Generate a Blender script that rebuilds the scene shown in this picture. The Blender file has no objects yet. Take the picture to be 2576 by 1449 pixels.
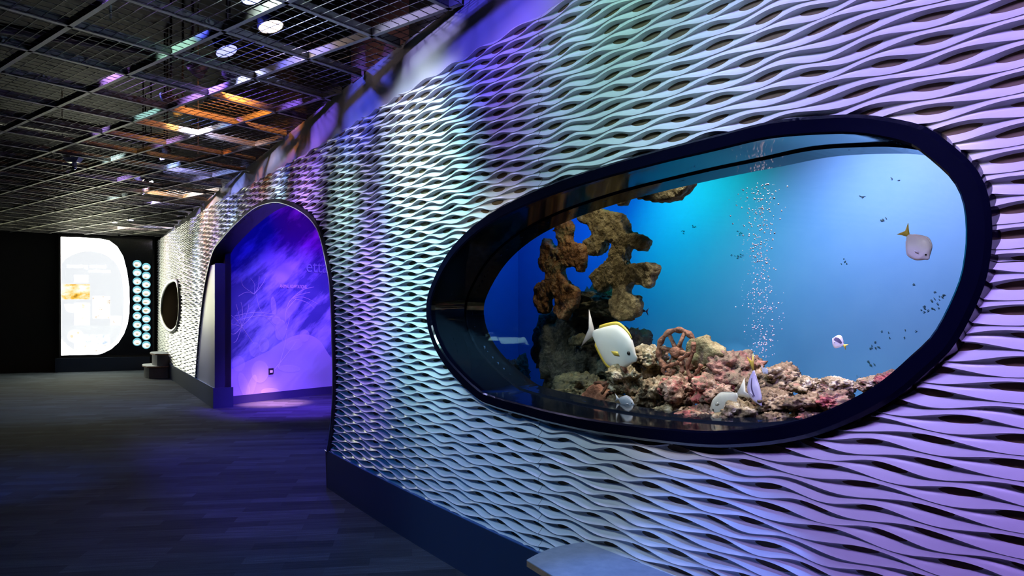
import bpy, bmesh, math, random
import numpy as np
from mathutils import Vector, Matrix, noise

# ------------------------------------------------------------------ camera, world, exposure
SC = bpy.context.scene
COL = SC.collection
H = 1.5                      # camera height
F = 1787.0                   # focal length in pixels of the 2576 px wide frame
CX, HY = 1288.0, 780.0       # principal column, horizon row
cd = bpy.data.cameras.new('camera')
cam = bpy.data.objects.new('camera', cd)
COL.objects.link(cam)
cam.location = (0, 0, H)
cam.rotation_euler = (math.pi / 2, 0, 0)
cd.sensor_width = 36.0
cd.lens = F / 2576 * 36.0
cd.shift_y = (HY - 724.5) / 2576
cd.clip_start = 0.02
cd.clip_end = 200
SC.camera = cam

w = bpy.data.worlds.new('World')
SC.world = w
w.use_nodes = True
w.node_tree.nodes['Background'].inputs[0].default_value = (0.10, 0.16, 0.34, 1)
w.node_tree.nodes['Background'].inputs[1].default_value = 0.004
SC.view_settings.view_transform = 'Standard'
SC.view_settings.look = 'None'
SC.view_settings.gamma = 1
SC.view_settings.exposure = 0.0
SC.cycles.use_denoising = True
SC.cycles.max_bounces = 5
SC.cycles.diffuse_bounces = 2
SC.cycles.glossy_bounces = 3
SC.cycles.transmission_bounces = 4
SC.cycles.transparent_max_bounces = 8
SC.cycles.caustics_reflective = False
SC.cycles.caustics_refractive = False
SC.cycles.sample_clamp_indirect = 4.0
SC.cycles.adaptive_threshold = 0.08
SC.cycles.adaptive_min_samples = 12
R = random.Random(7)

# ------------------------------------------------------------------ the curved feature wall in plan
# s runs along the wall (grows to the right and towards the camera), d goes into the wall, z is up
P0 = np.array([-1.589, 6.065])
TD = np.array([0.5273, -0.8497])
ND = np.array([0.8497, 0.5273])
RAD = 46.0


def wpos(s, z, d=0.0):
    off = (max(s, 0.0) ** 2) / (2 * RAD) + d
    p = P0 + s * TD + off * ND
    return Vector((p[0], p[1], z))


def wall_hit(px, py, d=0.0):
    """where the line of sight through photo point (px, py) meets the surface d behind the wall face"""
    r = (px - CX) / F
    lo, hi = -14.5, 7.2
    f = lambda s: (lambda p: p[0] - r * p[1])(wpos(s, 0, d))
    for _ in range(50):
        m = (lo + hi) / 2
        if f(m) > 0:
            hi = m
        else:
            lo = m
    s = (lo + hi) / 2
    Y = wpos(s, 0, d)[1]
    return s, H + (HY - py) / F * Y


def tank(px, py, d):
    s, z = wall_hit(px, py, d)
    return wpos(s, z, d)


def at(px, py, Y):
    return Vector(((px - CX) / F * Y, Y, H + (HY - py) / F * Y))


def ztop(s):
    return float(np.interp(s, [-13.3, -5.6, -2.6, 0, 1.2, 7], [3.25, 3.13, 3.02, 2.945, 2.95, 2.98]))


CEIL = 3.34
KICK = 0.31

# ------------------------------------------------------------------ helpers


def tagp(o, label=None, cat=None, group=None, kind=None):
    if label: o['label'] = label
    if cat: o['category'] = cat
    if group: o['group'] = group
    if kind: o['kind'] = kind
    return o


def empty(name, loc, label, cat, group=None, rotz=0.0):
    o = bpy.data.objects.new(name, None)
    o.empty_display_size = 0.05
    COL.objects.link(o)
    o.location = loc
    o.rotation_euler = (0, 0, rotz)
    return tagp(o, label, cat, group)


def link(name, me, parent=None):
    o = bpy.data.objects.new(name, me)
    COL.objects.link(o)
    if parent is not None:
        o.parent = parent
        o.matrix_parent_inverse = world_of(parent).inverted()
    return o


def world_of(o):
    m = Matrix.LocRotScale(o.location, o.rotation_euler.to_quaternion(), o.scale)
    if o.parent:
        return world_of(o.parent) @ o.matrix_parent_inverse @ m
    return m


def mesh_obj(name, verts, faces, m, parent=None, smooth=False):
    me = bpy.data.meshes.new(name)
    me.from_pydata([tuple(v) for v in verts], [], faces)
    me.materials.append(m)
    if smooth:
        me.polygons.foreach_set('use_smooth', [True] * len(me.polygons))
    me.update()
    return link(name, me, parent)


def bm_obj(name, bm, m, parent=None, smooth=False, recalc=True):
    if recalc:
        bmesh.ops.recalc_face_normals(bm, faces=bm.faces[:])
    me = bpy.data.meshes.new(name)
    bm.to_mesh(me)
    bm.free()
    me.materials.append(m)
    if smooth:
        me.polygons.foreach_set('use_smooth', [True] * len(me.polygons))
    return link(name, me, parent)


def add_box(bm, c, size, rot=None):
    mtx = Matrix.Translation(Vector(c))
    if rot is not None:
        mtx = mtx @ rot.to_4x4()
    mtx = mtx @ Matrix.Diagonal((size[0], size[1], size[2], 1))
    return bmesh.ops.create_cube(bm, size=1.0, matrix=mtx)['verts']


def add_tube(bm, pts, rad, n=10, closed=False, caps=True):
    pts = [Vector(p) for p in pts]
    N = len(pts)
    rads = rad if hasattr(rad, '__len__') else [rad] * N
    rings = []
    up = Vector((0, 0, 1))
    prev = None
    for i, p in enumerate(pts):
        a = pts[(i - 1) % N] if (closed or i > 0) else p
        b = pts[(i + 1) % N] if (closed or i < N - 1) else p
        t = (b - a).normalized()
        if prev is None:
            x = t.cross(up)
            if x.length < 1e-3: x = t.cross(Vector((1, 0, 0)))
            x.normalize()
        else:
            x = (prev - t * prev.dot(t)).normalized()
        prev = x
        y = t.cross(x)
        rings.append([bm.verts.new(p + (x * math.cos(2 * math.pi * k / n) + y * math.sin(2 * math.pi * k / n)) * rads[i]) for k in range(n)])
    for i in range(N if closed else N - 1):
        A, B = rings[i], rings[(i + 1) % N]
        for k in range(n):
            bm.faces.new((A[k], A[(k + 1) % n], B[(k + 1) % n], B[k]))
    if caps and not closed:
        bm.faces.new(rings[0][::-1])
        bm.faces.new(rings[-1])


def sampled(pts, n, closed=True):
    """n points evenly along a smooth curve through pts (2-D)"""
    P = [np.array(p, float) for p in pts]
    m = len(P)
    out = []
    rng = range(m) if closed else range(m - 1)
    for i in rng:
        if closed:
            a, b, c, e = P[i - 1], P[i], P[(i + 1) % m], P[(i + 2) % m]
        else:
            a, b, c, e = P[max(i - 1, 0)], P[i], P[i + 1], P[min(i + 2, m - 1)]
        for t in np.linspace(0, 1, 12, endpoint=False):
            out.append(0.5 * ((2 * b) + (c - a) * t + (2 * a - 5 * b + 4 * c - e) * t * t + (3 * b - a - 3 * c + e) * t ** 3))
    if not closed: out.append(P[-1])
    out = np.array(out)
    seg = np.vstack([out, out[:1]]) if closed else out
    L = np.concatenate([[0], np.cumsum(np.hypot(*(np.diff(seg, axis=0).T)))])
    q = np.linspace(0, L[-1], n, endpoint=not closed)
    return np.stack([np.interp(q, L, seg[:, 0]), np.interp(q, L, seg[:, 1])], 1)


def inside(poly, x, y):
    x = np.asarray(x); y = np.asarray(y)
    res = np.zeros(x.shape, bool)
    n = len(poly)
    j = n - 1
    for i in range(n):
        xi, yi = poly[i]; xj, yj = poly[j]
        if yi != yj:
            c = ((yi > y) != (yj > y)) & (x < (xj - xi) * (y - yi) / (yj - yi) + xi)
            res ^= c
        j = i
    return res


# ------------------------------------------------------------------ materials
def nodes_of(name):
    m = bpy.data.materials.new(name)
    m.use_nodes = True
    return m, m.node_tree, m.node_tree.nodes['Principled BSDF']


def mat(name, col, rough=0.5, metal=0.0, spec=0.5, var=None, scale=8.0, bump=0.0, bscale=60.0, coat=0.0, emit=None, estr=0.0):
    m, nt, b = nodes_of(name)
    b.inputs['Base Color'].default_value = (*col, 1)
    b.inputs['Roughness'].default_value = rough
    b.inputs['Metallic'].default_value = metal
    b.inputs['Specular IOR Level'].default_value = spec
    b.inputs['Coat Weight'].default_value = coat
    if emit:
        b.inputs['Emission Color'].default_value = (*emit, 1)
        b.inputs['Emission Strength'].default_value = estr
    tc = nt.nodes.new('ShaderNodeTexCoord')
    if var:
        n = nt.nodes.new('ShaderNodeTexNoise')
        n.inputs['Scale'].default_value = scale
        n.inputs['Detail'].default_value = 5
        n.inputs['Roughness'].default_value = 0.65
        cr = nt.nodes.new('ShaderNodeValToRGB')
        e = cr.color_ramp.elements
        cols = [col] + list(var)
        lo, hi = 0.33, 0.67
        e[0].position = lo; e[0].color = (*cols[0], 1)
        e[1].position = hi; e[1].color = (*cols[-1], 1)
        for i, c in enumerate(cols[1:-1]):
            x = e.new(lo + (hi - lo) * (i + 1) / (len(cols) - 1)); x.color = (*c, 1)
        nt.links.new(tc.outputs['Object'], n.inputs['Vector'])
        nt.links.new(n.outputs['Fac'], cr.inputs['Fac'])
        nt.links.new(cr.outputs['Color'], b.inputs['Base Color'])
    if bump:
        n2 = nt.nodes.new('ShaderNodeTexNoise')
        n2.inputs['Scale'].default_value = bscale
        n2.inputs['Detail'].default_value = 4
        bp = nt.nodes.new('ShaderNodeBump')
        bp.inputs['Strength'].default_value = bump
        bp.inputs['Distance'].default_value = 0.01
        nt.links.new(tc.outputs['Object'], n2.inputs['Vector'])
        nt.links.new(n2.outputs['Fac'], bp.inputs['Height'])
        nt.links.new(bp.outputs['Normal'], b.inputs['Normal'])
    return m


def emat(name, col, strength):
    m, nt, b = nodes_of(name)
    b.inputs['Base Color'].default_value = (*[min(c, 0.9) * 0.6 for c in col], 1)
    b.inputs['Roughness'].default_value = 0.3
    b.inputs['Emission Color'].default_value = (*col, 1)
    b.inputs['Emission Strength'].default_value = strength
    return m


M_WAVE = mat('satin white relief paint', (0.68, 0.69, 0.70), rough=0.30, spec=0.5, bump=0.05, bscale=500)
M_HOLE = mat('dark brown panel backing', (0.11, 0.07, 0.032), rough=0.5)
M_BAND = mat('satin pale upper wall paint', (0.44, 0.45, 0.50), rough=0.32, spec=0.5)
M_KICK = mat('navy painted base', (0.018, 0.032, 0.075), rough=0.42)
M_NAVY = mat('navy painted jamb', (0.012, 0.020, 0.055), rough=0.5)
M_JAMB = mat('grey painted jamb', (0.30, 0.31, 0.36), rough=0.45)
M_BLACK = mat('black matte paint', (0.012, 0.012, 0.014), rough=0.7)
M_RIM = mat('black rubber edge', (0.012, 0.012, 0.016), rough=0.35)
M_EDGE = mat('pale metal edge bead', (0.65, 0.65, 0.65), rough=0.3, metal=0.6)
M_FRAME = mat('gloss navy black frame', (0.002, 0.0025, 0.010), rough=0.12, spec=0.45)
M_REVEAL = mat('gloss black reveal', (0.008, 0.012, 0.022), rough=0.07, spec=0.7)
M_GALV = mat('galvanised grey steel', (0.33, 0.33, 0.29), rough=0.55, metal=0.1, var=[(0.40, 0.40, 0.34)], scale=3)
M_WIRE = mat('grey mesh wire', (0.07, 0.07, 0.065), rough=0.5, metal=0.1)
M_DARKSTEEL = mat('dark steel', (0.03, 0.03, 0.032), rough=0.45, metal=0.4)
M_CHROME = mat('polished steel', (0.75, 0.75, 0.76), rough=0.12, metal=1.0)
M_WHITE = mat('white plastic', (0.85, 0.85, 0.82), rough=0.4)
M_PLY = mat('plywood edge', (0.24, 0.14, 0.08), rough=0.6, var=[(0.36, 0.22, 0.13)], scale=30)
M_LAM = mat('grey blue speckled laminate', (0.30, 0.34, 0.42), rough=0.55, spec=0.35, var=[(0.40, 0.44, 0.52)], scale=14, bump=0.1, bscale=300)
M_STOOL = mat('dark grey laminate sides', (0.10, 0.105, 0.12), rough=0.5)


def carpet():
    m, nt, b = nodes_of('carpet planks')
    L = nt.links
    tc = nt.nodes.new('ShaderNodeTexCoord')
    mp = nt.nodes.new('ShaderNodeMapping')
    mp.inputs['Rotation'].default_value = (0, 0, math.radians(-8))
    br = nt.nodes.new('ShaderNodeTexBrick')
    br.inputs['Scale'].default_value = 1.0
    br.inputs['Brick Width'].default_value = 0.50
    br.inputs['Row Height'].default_value = 0.125
    br.inputs['Mortar Size'].default_value = 0.0
    br.inputs['Color1'].default_value = (0.04, 0.04, 0.04, 1)
    br.inputs['Color2'].default_value = (1, 1, 1, 1)
    L.new(tc.outputs['Object'], mp.inputs['Vector'])
    L.new(mp.outputs['Vector'], br.inputs['Vector'])
    mp2 = nt.nodes.new('ShaderNodeMapping')
    mp2.inputs['Scale'].default_value = (3, 40, 1)
    L.new(mp.outputs['Vector'], mp2.inputs['Vector'])
    n1 = nt.nodes.new('ShaderNodeTexNoise'); n1.inputs['Scale'].default_value = 1.0; n1.inputs['Detail'].default_value = 3
    L.new(mp2.outputs['Vector'], n1.inputs['Vector'])
    n2 = nt.nodes.new('ShaderNodeTexNoise'); n2.inputs['Scale'].default_value = 170; n2.inputs['Detail'].default_value = 2
    L.new(tc.outputs['Object'], n2.inputs['Vector'])
    n3 = nt.nodes.new('ShaderNodeTexNoise'); n3.inputs['Scale'].default_value = 1.2
    L.new(tc.outputs['Object'], n3.inputs['Vector'])

    def mth(op, a, b2):
        q = nt.nodes.new('ShaderNodeMath'); q.operation = op
        for i, v in enumerate((a, b2)):
            if hasattr(v, 'links'): L.new(v, q.inputs[i])
            else: q.inputs[i].default_value = v
        return q.outputs[0]
    bw = nt.nodes.new('ShaderNodeRGBToBW'); L.new(br.outputs['Color'], bw.inputs[0])
    f = mth('MULTIPLY', bw.outputs[0], 0.40)
    f = mth('ADD', f, mth('MULTIPLY', n1.outputs['Fac'], 0.55))
    f = mth('ADD', f, mth('MULTIPLY', n3.outputs['Fac'], 0.25))
    f = mth('ADD', f, mth('MULTIPLY', n2.outputs['Fac'], 0.45))
    f = mth('SUBTRACT', f, 0.46)
    cr = nt.nodes.new('ShaderNodeValToRGB')
    e = cr.color_ramp.elements
    e[0].position = 0.0; e[0].color = (0.010, 0.014, 0.024, 1)
    e[1].position = 1.0; e[1].color = (0.12, 0.145, 0.19, 1)
    x = e.new(0.5); x.color = (0.038, 0.048, 0.068, 1)
    L.new(f, cr.inputs['Fac'])
    L.new(cr.outputs['Color'], b.inputs['Base Color'])
    b.inputs['Roughness'].default_value = 0.95
    b.inputs['Specular IOR Level'].default_value = 0.15
    bp = nt.nodes.new('ShaderNodeBump'); bp.inputs['Strength'].default_value = 0.5; bp.inputs['Distance'].default_value = 0.004
    L.new(n2.outputs['Fac'], bp.inputs['Height'])
    L.new(bp.outputs['Normal'], b.inputs['Normal'])
    return m


M_CARPET = carpet()


def rock_mat(name, dark, mid, light, patch=None, psize=7.0, pamt=0.58):
    m, nt, b = nodes_of(name)
    L = nt.links
    tc = nt.nodes.new('ShaderNodeTexCoord')
    n = nt.nodes.new('ShaderNodeTexNoise'); n.inputs['Scale'].default_value = 16; n.inputs['Detail'].default_value = 8; n.inputs['Roughness'].default_value = 0.7
    L.new(tc.outputs['Object'], n.inputs['Vector'])
    cr = nt.nodes.new('ShaderNodeValToRGB')
    e = cr.color_ramp.elements
    e[0].position = 0.36; e[0].color = (*dark, 1)
    e[1].position = 0.66; e[1].color = (*light, 1)
    x = e.new(0.52); x.color = (*mid, 1)
    L.new(n.outputs['Fac'], cr.inputs['Fac'])
    out = cr.outputs['Color']
    if patch:
        n2 = nt.nodes.new('ShaderNodeTexNoise'); n2.inputs['Scale'].default_value = psize; n2.inputs['Detail'].default_value = 6; n2.inputs['Roughness'].default_value = 0.75
        mp = nt.nodes.new('ShaderNodeMapping'); mp.inputs['Location'].default_value = (3.1, 5.2, 1.7)
        L.new(tc.outputs['Object'], mp.inputs['Vector']); L.new(mp.outputs['Vector'], n2.inputs['Vector'])
        r2 = nt.nodes.new('ShaderNodeValToRGB')
        r2.color_ramp.elements[0].position = pamt - 0.05
        r2.color_ramp.elements[1].position = pamt + 0.04
        L.new(n2.outputs['Fac'], r2.inputs['Fac'])
        mx = nt.nodes.new('ShaderNodeMixRGB')
        L.new(r2.outputs['Color'], mx.inputs['Fac'])
        L.new(out, mx.inputs['Color1'])
        mx.inputs['Color2'].default_value = (*patch, 1)
        out = mx.outputs['Color']
    L.new(out, b.inputs['Base Color'])
    b.inputs['Roughness'].default_value = 0.7
    n3 = nt.nodes.new('ShaderNodeTexNoise'); n3.inputs['Scale'].default_value = 45; n3.inputs['Detail'].default_value = 6
    L.new(tc.outputs['Object'], n3.inputs['Vector'])
    bp = nt.nodes.new('ShaderNodeBump'); bp.inputs['Strength'].default_value = 0.9; bp.inputs['Distance'].default_value = 0.02
    L.new(n3.outputs['Fac'], bp.inputs['Height']); L.new(bp.outputs['Normal'], b.inputs['Normal'])
    return m


MR_TAN = rock_mat('tan reef rock', (0.06, 0.045, 0.022), (0.24, 0.17, 0.09), (0.62, 0.52, 0.36), (0.36, 0.13, 0.09), 8, 0.61)
MR_CREAM = rock_mat('cream crusted reef rock', (0.09, 0.07, 0.035), (0.36, 0.29, 0.16), (0.85, 0.80, 0.64), (0.42, 0.22, 0.15), 9, 0.64)
MR_PINK = rock_mat('pink crusted reef rock', (0.07, 0.05, 0.03), (0.25, 0.16, 0.10), (0.62, 0.48, 0.36), (0.46, 0.12, 0.11), 9, 0.56)
MR_RED = rock_mat('red algae reef rock', (0.06, 0.025, 0.02), (0.22, 0.09, 0.07), (0.42, 0.22, 0.16), (0.17, 0.13, 0.08), 8, 0.50)
MR_OLIVE = rock_mat('olive algae rock', (0.018, 0.022, 0.012), (0.065, 0.068, 0.032), (0.17, 0.16, 0.075), (0.10, 0.085, 0.03), 5, 0.6)
MR_DARK = rock_mat('dark weathered rock', (0.010, 0.016, 0.013), (0.035, 0.042, 0.028), (0.08, 0.085, 0.05))
MR_CORAL = rock_mat('olive brown coral skeleton', (0.10, 0.075, 0.03), (0.21, 0.17, 0.075), (0.36, 0.31, 0.17))
MR_CORAL2 = rock_mat('rust brown coral skeleton', (0.11, 0.045, 0.015), (0.25, 0.12, 0.04), (0.40, 0.27, 0.13), (0.24, 0.20, 0.09), 5, 0.58)
MR_RUST = rock_mat('encrusted rusty iron', (0.10, 0.04, 0.02), (0.25, 0.10, 0.055), (0.42, 0.22, 0.13), (0.55, 0.20, 0.10), 9, 0.66)
M_SAND = rock_mat('coarse shell gravel', (0.05, 0.035, 0.03), (0.12, 0.09, 0.06), (0.25, 0.2, 0.15))

# ------------------------------------------------------------------ lamps of the gallery
LAMPS = []


def spot(name, loc, aim, col, power, size=40, blend=0.6, rad=0.05, parent=None):
    ld = bpy.data.lights.new(name, 'SPOT')
    ld.color = col
    ld.energy = power
    ld.spot_size = math.radians(size)
    ld.spot_blend = blend
    ld.shadow_soft_size = rad
    o = bpy.data.objects.new(name, ld)
    COL.objects.link(o)
    o.location = loc
    o.rotation_euler = (Vector(aim) - Vector(loc)).to_track_quat('-Z', 'Y').to_euler()
    if parent is not None:
        wm = Matrix.LocRotScale(o.location, o.rotation_euler.to_quaternion(), (1, 1, 1))
        o.parent = parent
        o.matrix_parent_inverse = world_of(parent).inverted()
    return o


def area(name, loc, aim, col, power, sx, sy, parent=None):
    ld = bpy.data.lights.new(name, 'AREA')
    ld.shape = 'RECTANGLE'; ld.size = sx; ld.size_y = sy
    ld.color = col; ld.energy = power
    o = bpy.data.objects.new(name, ld)
    COL.objects.link(o)
    o.location = loc
    o.rotation_euler = (Vector(aim) - Vector(loc)).to_track_quat('-Z', 'Y').to_euler()
    return o


CYAN = (0.45, 0.95, 1.0)
ICE = (0.72, 0.88, 1.0)
VIO = (0.44, 0.26, 1.0)
LAV = (0.60, 0.50, 1.0)
BLUE = (0.10, 0.16, 1.0)
WARM = (1.0, 0.72, 0.38)
ORANGE = (1.0, 0.30, 0.05)
PINK = (1.0, 0.42, 0.38)
TEAL = (0.30, 0.85, 0.78)


def wash(s0, out, z0, s1, z1, col, power, size, blend=0.7, rad=0.04):
    """a gallery lamp `out` metres in front of the feature wall aimed at (s1, z1) on it"""
    return spot('wall_wash_light', wpos(s0, z0, -out), wpos(s1, z1, 0), col, power, size, blend, rad)


def far_wash(s0, out, z0, s1, z1, col, power, size):
    return wash(s0, out * 1.55, z0, s1, z1, col, power * 1.7, size * 0.78, 0.7, 0.26)


# wash lights hung above the open grid, right of and above the picture, and along the wall
far_wash(6.3, 1.9, 3.9, 5.6, 1.2, (0.42, 0.26, 1.0), 380, 60)
far_wash(5.6, 1.6, 3.9, 5.0, 2.4, (0.42, 0.29, 1.0), 330, 54)
far_wash(4.9, 1.7, 3.9, 4.4, 2.1, (0.48, 0.52, 1.0), 220, 46)
far_wash(4.0, 1.5, 3.9, 3.75, 2.6, (0.42, 0.86, 0.80), 230, 46)
far_wash(3.2, 1.0, 3.8, 3.0, 2.8, (0.36, 0.22, 1.0), 130, 40)
far_wash(3.3, 1.8, 3.9, 2.9, 0.7, (0.66, 0.88, 1.0), 180, 48)
far_wash(2.2, 1.2, 3.8, 1.9, 2.1, (0.45, 0.95, 1.0), 560, 42)
far_wash(1.6, 1.0, 3.8, 1.7, 2.7, (0.8, 0.97, 1.0), 300, 34)
far_wash(1.3, 1.2, 3.8, 1.05, 1.6, (0.36, 0.20, 1.0), 480, 24)
far_wash(0.4, 1.1, 3.8, 0.45, 2.3, (0.50, 0.95, 0.85), 330, 22)
far_wash(-0.6, 1.2, 3.8, -0.7, 2.5, (0.46, 0.24, 1.0), 460, 34)
far_wash(-1.6, 1.1, 3.8, -1.7, 2.7, (0.5, 0.95, 1.0), 320, 20)
far_wash(-2.6, 1.2, 3.8, -2.8, 2.5, (0.46, 0.28, 1.0), 270, 30)
far_wash(-4.0, 1.2, 3.8, -4.2, 2.3, (0.62, 0.90, 1.0), 340, 30)
far_wash(-5.4, 1.3, 3.8, -5.6, 2.3, (0.46, 0.28, 1.0), 300, 28)
far_wash(-7.4, 1.3, 3.8, -7.4, 2.3, (0.72, 0.92, 1.0), 240, 34)
# coloured lamps thrown onto the plain band above the relief
wash(2.9, 1.4, 3.62, 2.6, 3.15, (0.10, 0.08, 1.0), 150, 46)
wash(1.9, 1.4, 3.62, 1.8, 3.12, (0.50, 0.44, 1.0), 110, 36)
wash(0.7, 1.4, 3.62, 0.7, 3.12, (0.08, 0.10, 1.0), 150, 40)
wash(-0.5, 1.3, 3.62, -0.4, 3.15, (0.24, 0.12, 1.0), 140, 36)
wash(-1.6, 1.3, 3.62, -1.6, 3.15, (0.14, 0.14, 1.0), 110, 36)
wash(-2.9, 1.2, 3.62, -2.9, 3.12, (1.0, 0.22, 0.04), 70, 18)
wash(-4.1, 1.2, 3.62, -4.2, 3.2, (0.25, 0.35, 1.0), 110, 40)
wash(-6.4, 1.2, 3.62, -6.6, 3.25, (0.40, 0.32, 1.0), 90, 44)
# ------------------------------------------------------------------ floor, ceiling slab, plain walls
def slab(name, pts, z0, z1, m, kind='structure', parent=None):
    n = len(pts)
    v = [(p[0], p[1], z0) for p in pts] + [(p[0], p[1], z1) for p in pts]
    f = [tuple(range(n))[::-1], tuple(range(n, 2 * n))] + [(i, (i + 1) % n, (i + 1) % n + n, i + n) for i in range(n)]
    o = mesh_obj(name, v, f, m, parent)
    bm = bmesh.new(); bm.from_mesh(o.data); bmesh.ops.recalc_face_normals(bm, faces=bm.faces[:]); bm.to_mesh(o.data); bm.free()
    if kind: o['kind'] = kind
    return o


slab('floor', [(-15, -4), (7.5, -4), (7.5, 20.5), (-15, 20.5)], -0.1, 0.0, M_CARPET)
slab('ceiling', [(-15, -4), (7.5, -4), (7.5, 20.5), (-15, 20.5)], 5.2, 5.3, M_BLACK)
slab('wall_left', [(-14.2, -4), (-14, -4), (-14, 20.4), (-14.2, 20.4)], 0, 5.2, M_BLACK)
slab('wall_front', [(-14, -4), (7.4, -4), (7.4, -3.8), (-14, -3.8)], 0, 5.2, M_BLACK)

# back wall plane (holds the light box)
BA = np.array([-10.95, 17.15]); BD = np.array([0.930, 0.367]); BN = np.array([0.367, -0.930])   # BN faces the room


def bpos(t, z, out=0.0):
    p = BA + t * BD + out * BN
    return Vector((p[0], p[1], z))


def bhit(px, py, out=0.0):
    r = (px - CX) / F
    o = BA + out * BN
    t = (r * o[1] - o[0]) / (BD[0] - r * BD[1])
    Y = o[1] + t * BD[1]
    return t, H + (HY - py) / F * Y


def bslab(name, t0, t1, z0, z1, o0, o1, m, kind=None, parent=None):
    v = [bpos(t, z, o) for z in (z0, z1) for (t, o) in ((t0, o0), (t1, o0), (t1, o1), (t0, o1))]
    f = [(0, 3, 2, 1), (4, 5, 6, 7), (0, 1, 5, 4), (1, 2, 6, 5), (2, 3, 7, 6), (3, 0, 4, 7)]
    o = mesh_obj(name, v, f, m, parent)
    bm = bmesh.new(); bm.from_mesh(o.data); bmesh.ops.recalc_face_normals(bm, faces=bm.faces[:]); bm.to_mesh(o.data); bm.free()
    if kind: o['kind'] = kind
    return o


bslab('wall_back', -3.6, 2.6, 0, 5.2, -0.45, -0.25, M_BLACK, 'structure')
bslab('baseboard_back', -0.06, 1.98, 0, 0.33, -0.2, 0.06, M_KICK, 'structure')

# ------------------------------------------------------------------ outlines traced on the wall
OUT_PX = [(1073, 780), (1085, 718), (1130, 632), (1200, 560), (1300, 500), (1450, 440), (1640, 383), (1800, 342), (1938, 308), (2094, 293),
          (2185, 294), (2276, 309), (2330, 327), (2385, 367), (2440, 418), (2472, 476), (2485, 545), (2484, 629), (2462, 730), (2395, 862),
          (2325, 932), (2250, 995), (2180, 1037), (2082, 1080), (1994, 1105), (1876, 1120), (1740, 1119), (1519, 1091), (1388, 1064), (1322, 1046),
          (1242, 1023), (1194, 998), (1120, 920), (1084, 850)]
OUTER = np.array([wall_hit(x, y, -0.03) for x, y in OUT_PX])
cen = np.array([(OUTER[:, 0].min() + OUTER[:, 0].max()) / 2, (OUTER[:, 1].min() + OUTER[:, 1].max()) / 2])
OUTER = sampled(OUTER, 180)


def grow(P, amt):
    n = len(P)
    t = np.roll(P, -1, 0) - np.roll(P, 1, 0)
    t /= np.hypot(t[:, 0], t[:, 1])[:, None]
    nrm = np.stack([t[:, 1], -t[:, 0]], 1)
    a = 0.5 * np.sum(P[:, 0] * np.roll(P[:, 1], -1) - np.roll(P[:, 0], -1) * P[:, 1])
    return P + nrm * amt * (1 if a > 0 else -1)


INNER = grow(OUTER, -0.055)
GLASS = grow(OUTER, -0.075)
GD = 0.30

ARCH_PX = [(493, 946), (497, 892), (504, 813), (515, 727), (527, 669), (540, 628), (563, 597), (596, 561), (643, 522), (689, 507), (727, 513),
           (768, 535), (796, 564), (811, 601), (823, 655), (833, 712), (838, 791), (840, 863), (842, 935), (841, 1007), (837, 1060), (831, 1112), (823, 1160)]
ARCH = sampled([wall_hit(x, y, 0) for x, y in ARCH_PX], 120, closed=False)
ARCH[0, 1] = ARCH[-1, 1] = KICK
aL, aR = ARCH[0, 0], ARCH[-1, 0]
ARCH_POLY = [(aL, -1)] + [tuple(p) for p in ARCH] + [(aR, -1)]
PORT_PX = [(407, 800), (406, 770), (410, 738), (420, 716), (433, 706), (443, 706), (449, 722), (452, 750), (452, 785), (448, 812), (442, 826), (430, 833), (416, 822)]
PORT = sampled([wall_hit(x, y, 0) for x, y in PORT_PX], 60)
s_pillar = wall_hit(538, 900, 0)[0]
s_far = wall_hit(394, 800, 0)[0]

# ------------------------------------------------------------------ the wave relief
PITCH = 0.0342
DH = 0.0258


def half_wave(s):
    return np.interp(s, [-13, -6, -0.5, 1.2, 2.6, 4.2, 7], [0.40, 0.30, 0.22, 0.185, 0.17, 0.185, 0.24])


_s = np.linspace(-14, 7.5, 8000)
_u = np.concatenate([[0], np.cumsum(0.5 * (1 / half_wave(_s[1:]) + 1 / half_wave(_s[:-1])) * np.diff(_s))])
DEL = [0.0, 0.55, -0.35, 0.95, 0.25, -0.75]
DEL2 = [0.0, 1.9, 0.7, 2.8, 4.1, 5.2]


def ridge(k, s):
    u = np.interp(s, _s, _u)
    j = k % 6
    ph = math.pi * u + math.pi * k + DEL[j] + 0.55 * np.sin(math.pi * u / 3.3 + DEL2[j])
    A = 0.385 * (0.88 + 0.12 * np.sin(math.pi * u * 0.37 + DEL2[j] * 1.3))
    return PITCH * (k + A * np.cos(ph))


def profile(v):
    up = np.sin(np.clip(v / 0.80, 0, 1) * math.pi / 2) ** 0.90
    up = up - 0.30 * np.clip((v - 0.80) / 0.18, 0, 1) ** 1.6
    return np.where(v > 0.999, 0.0, up)


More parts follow.
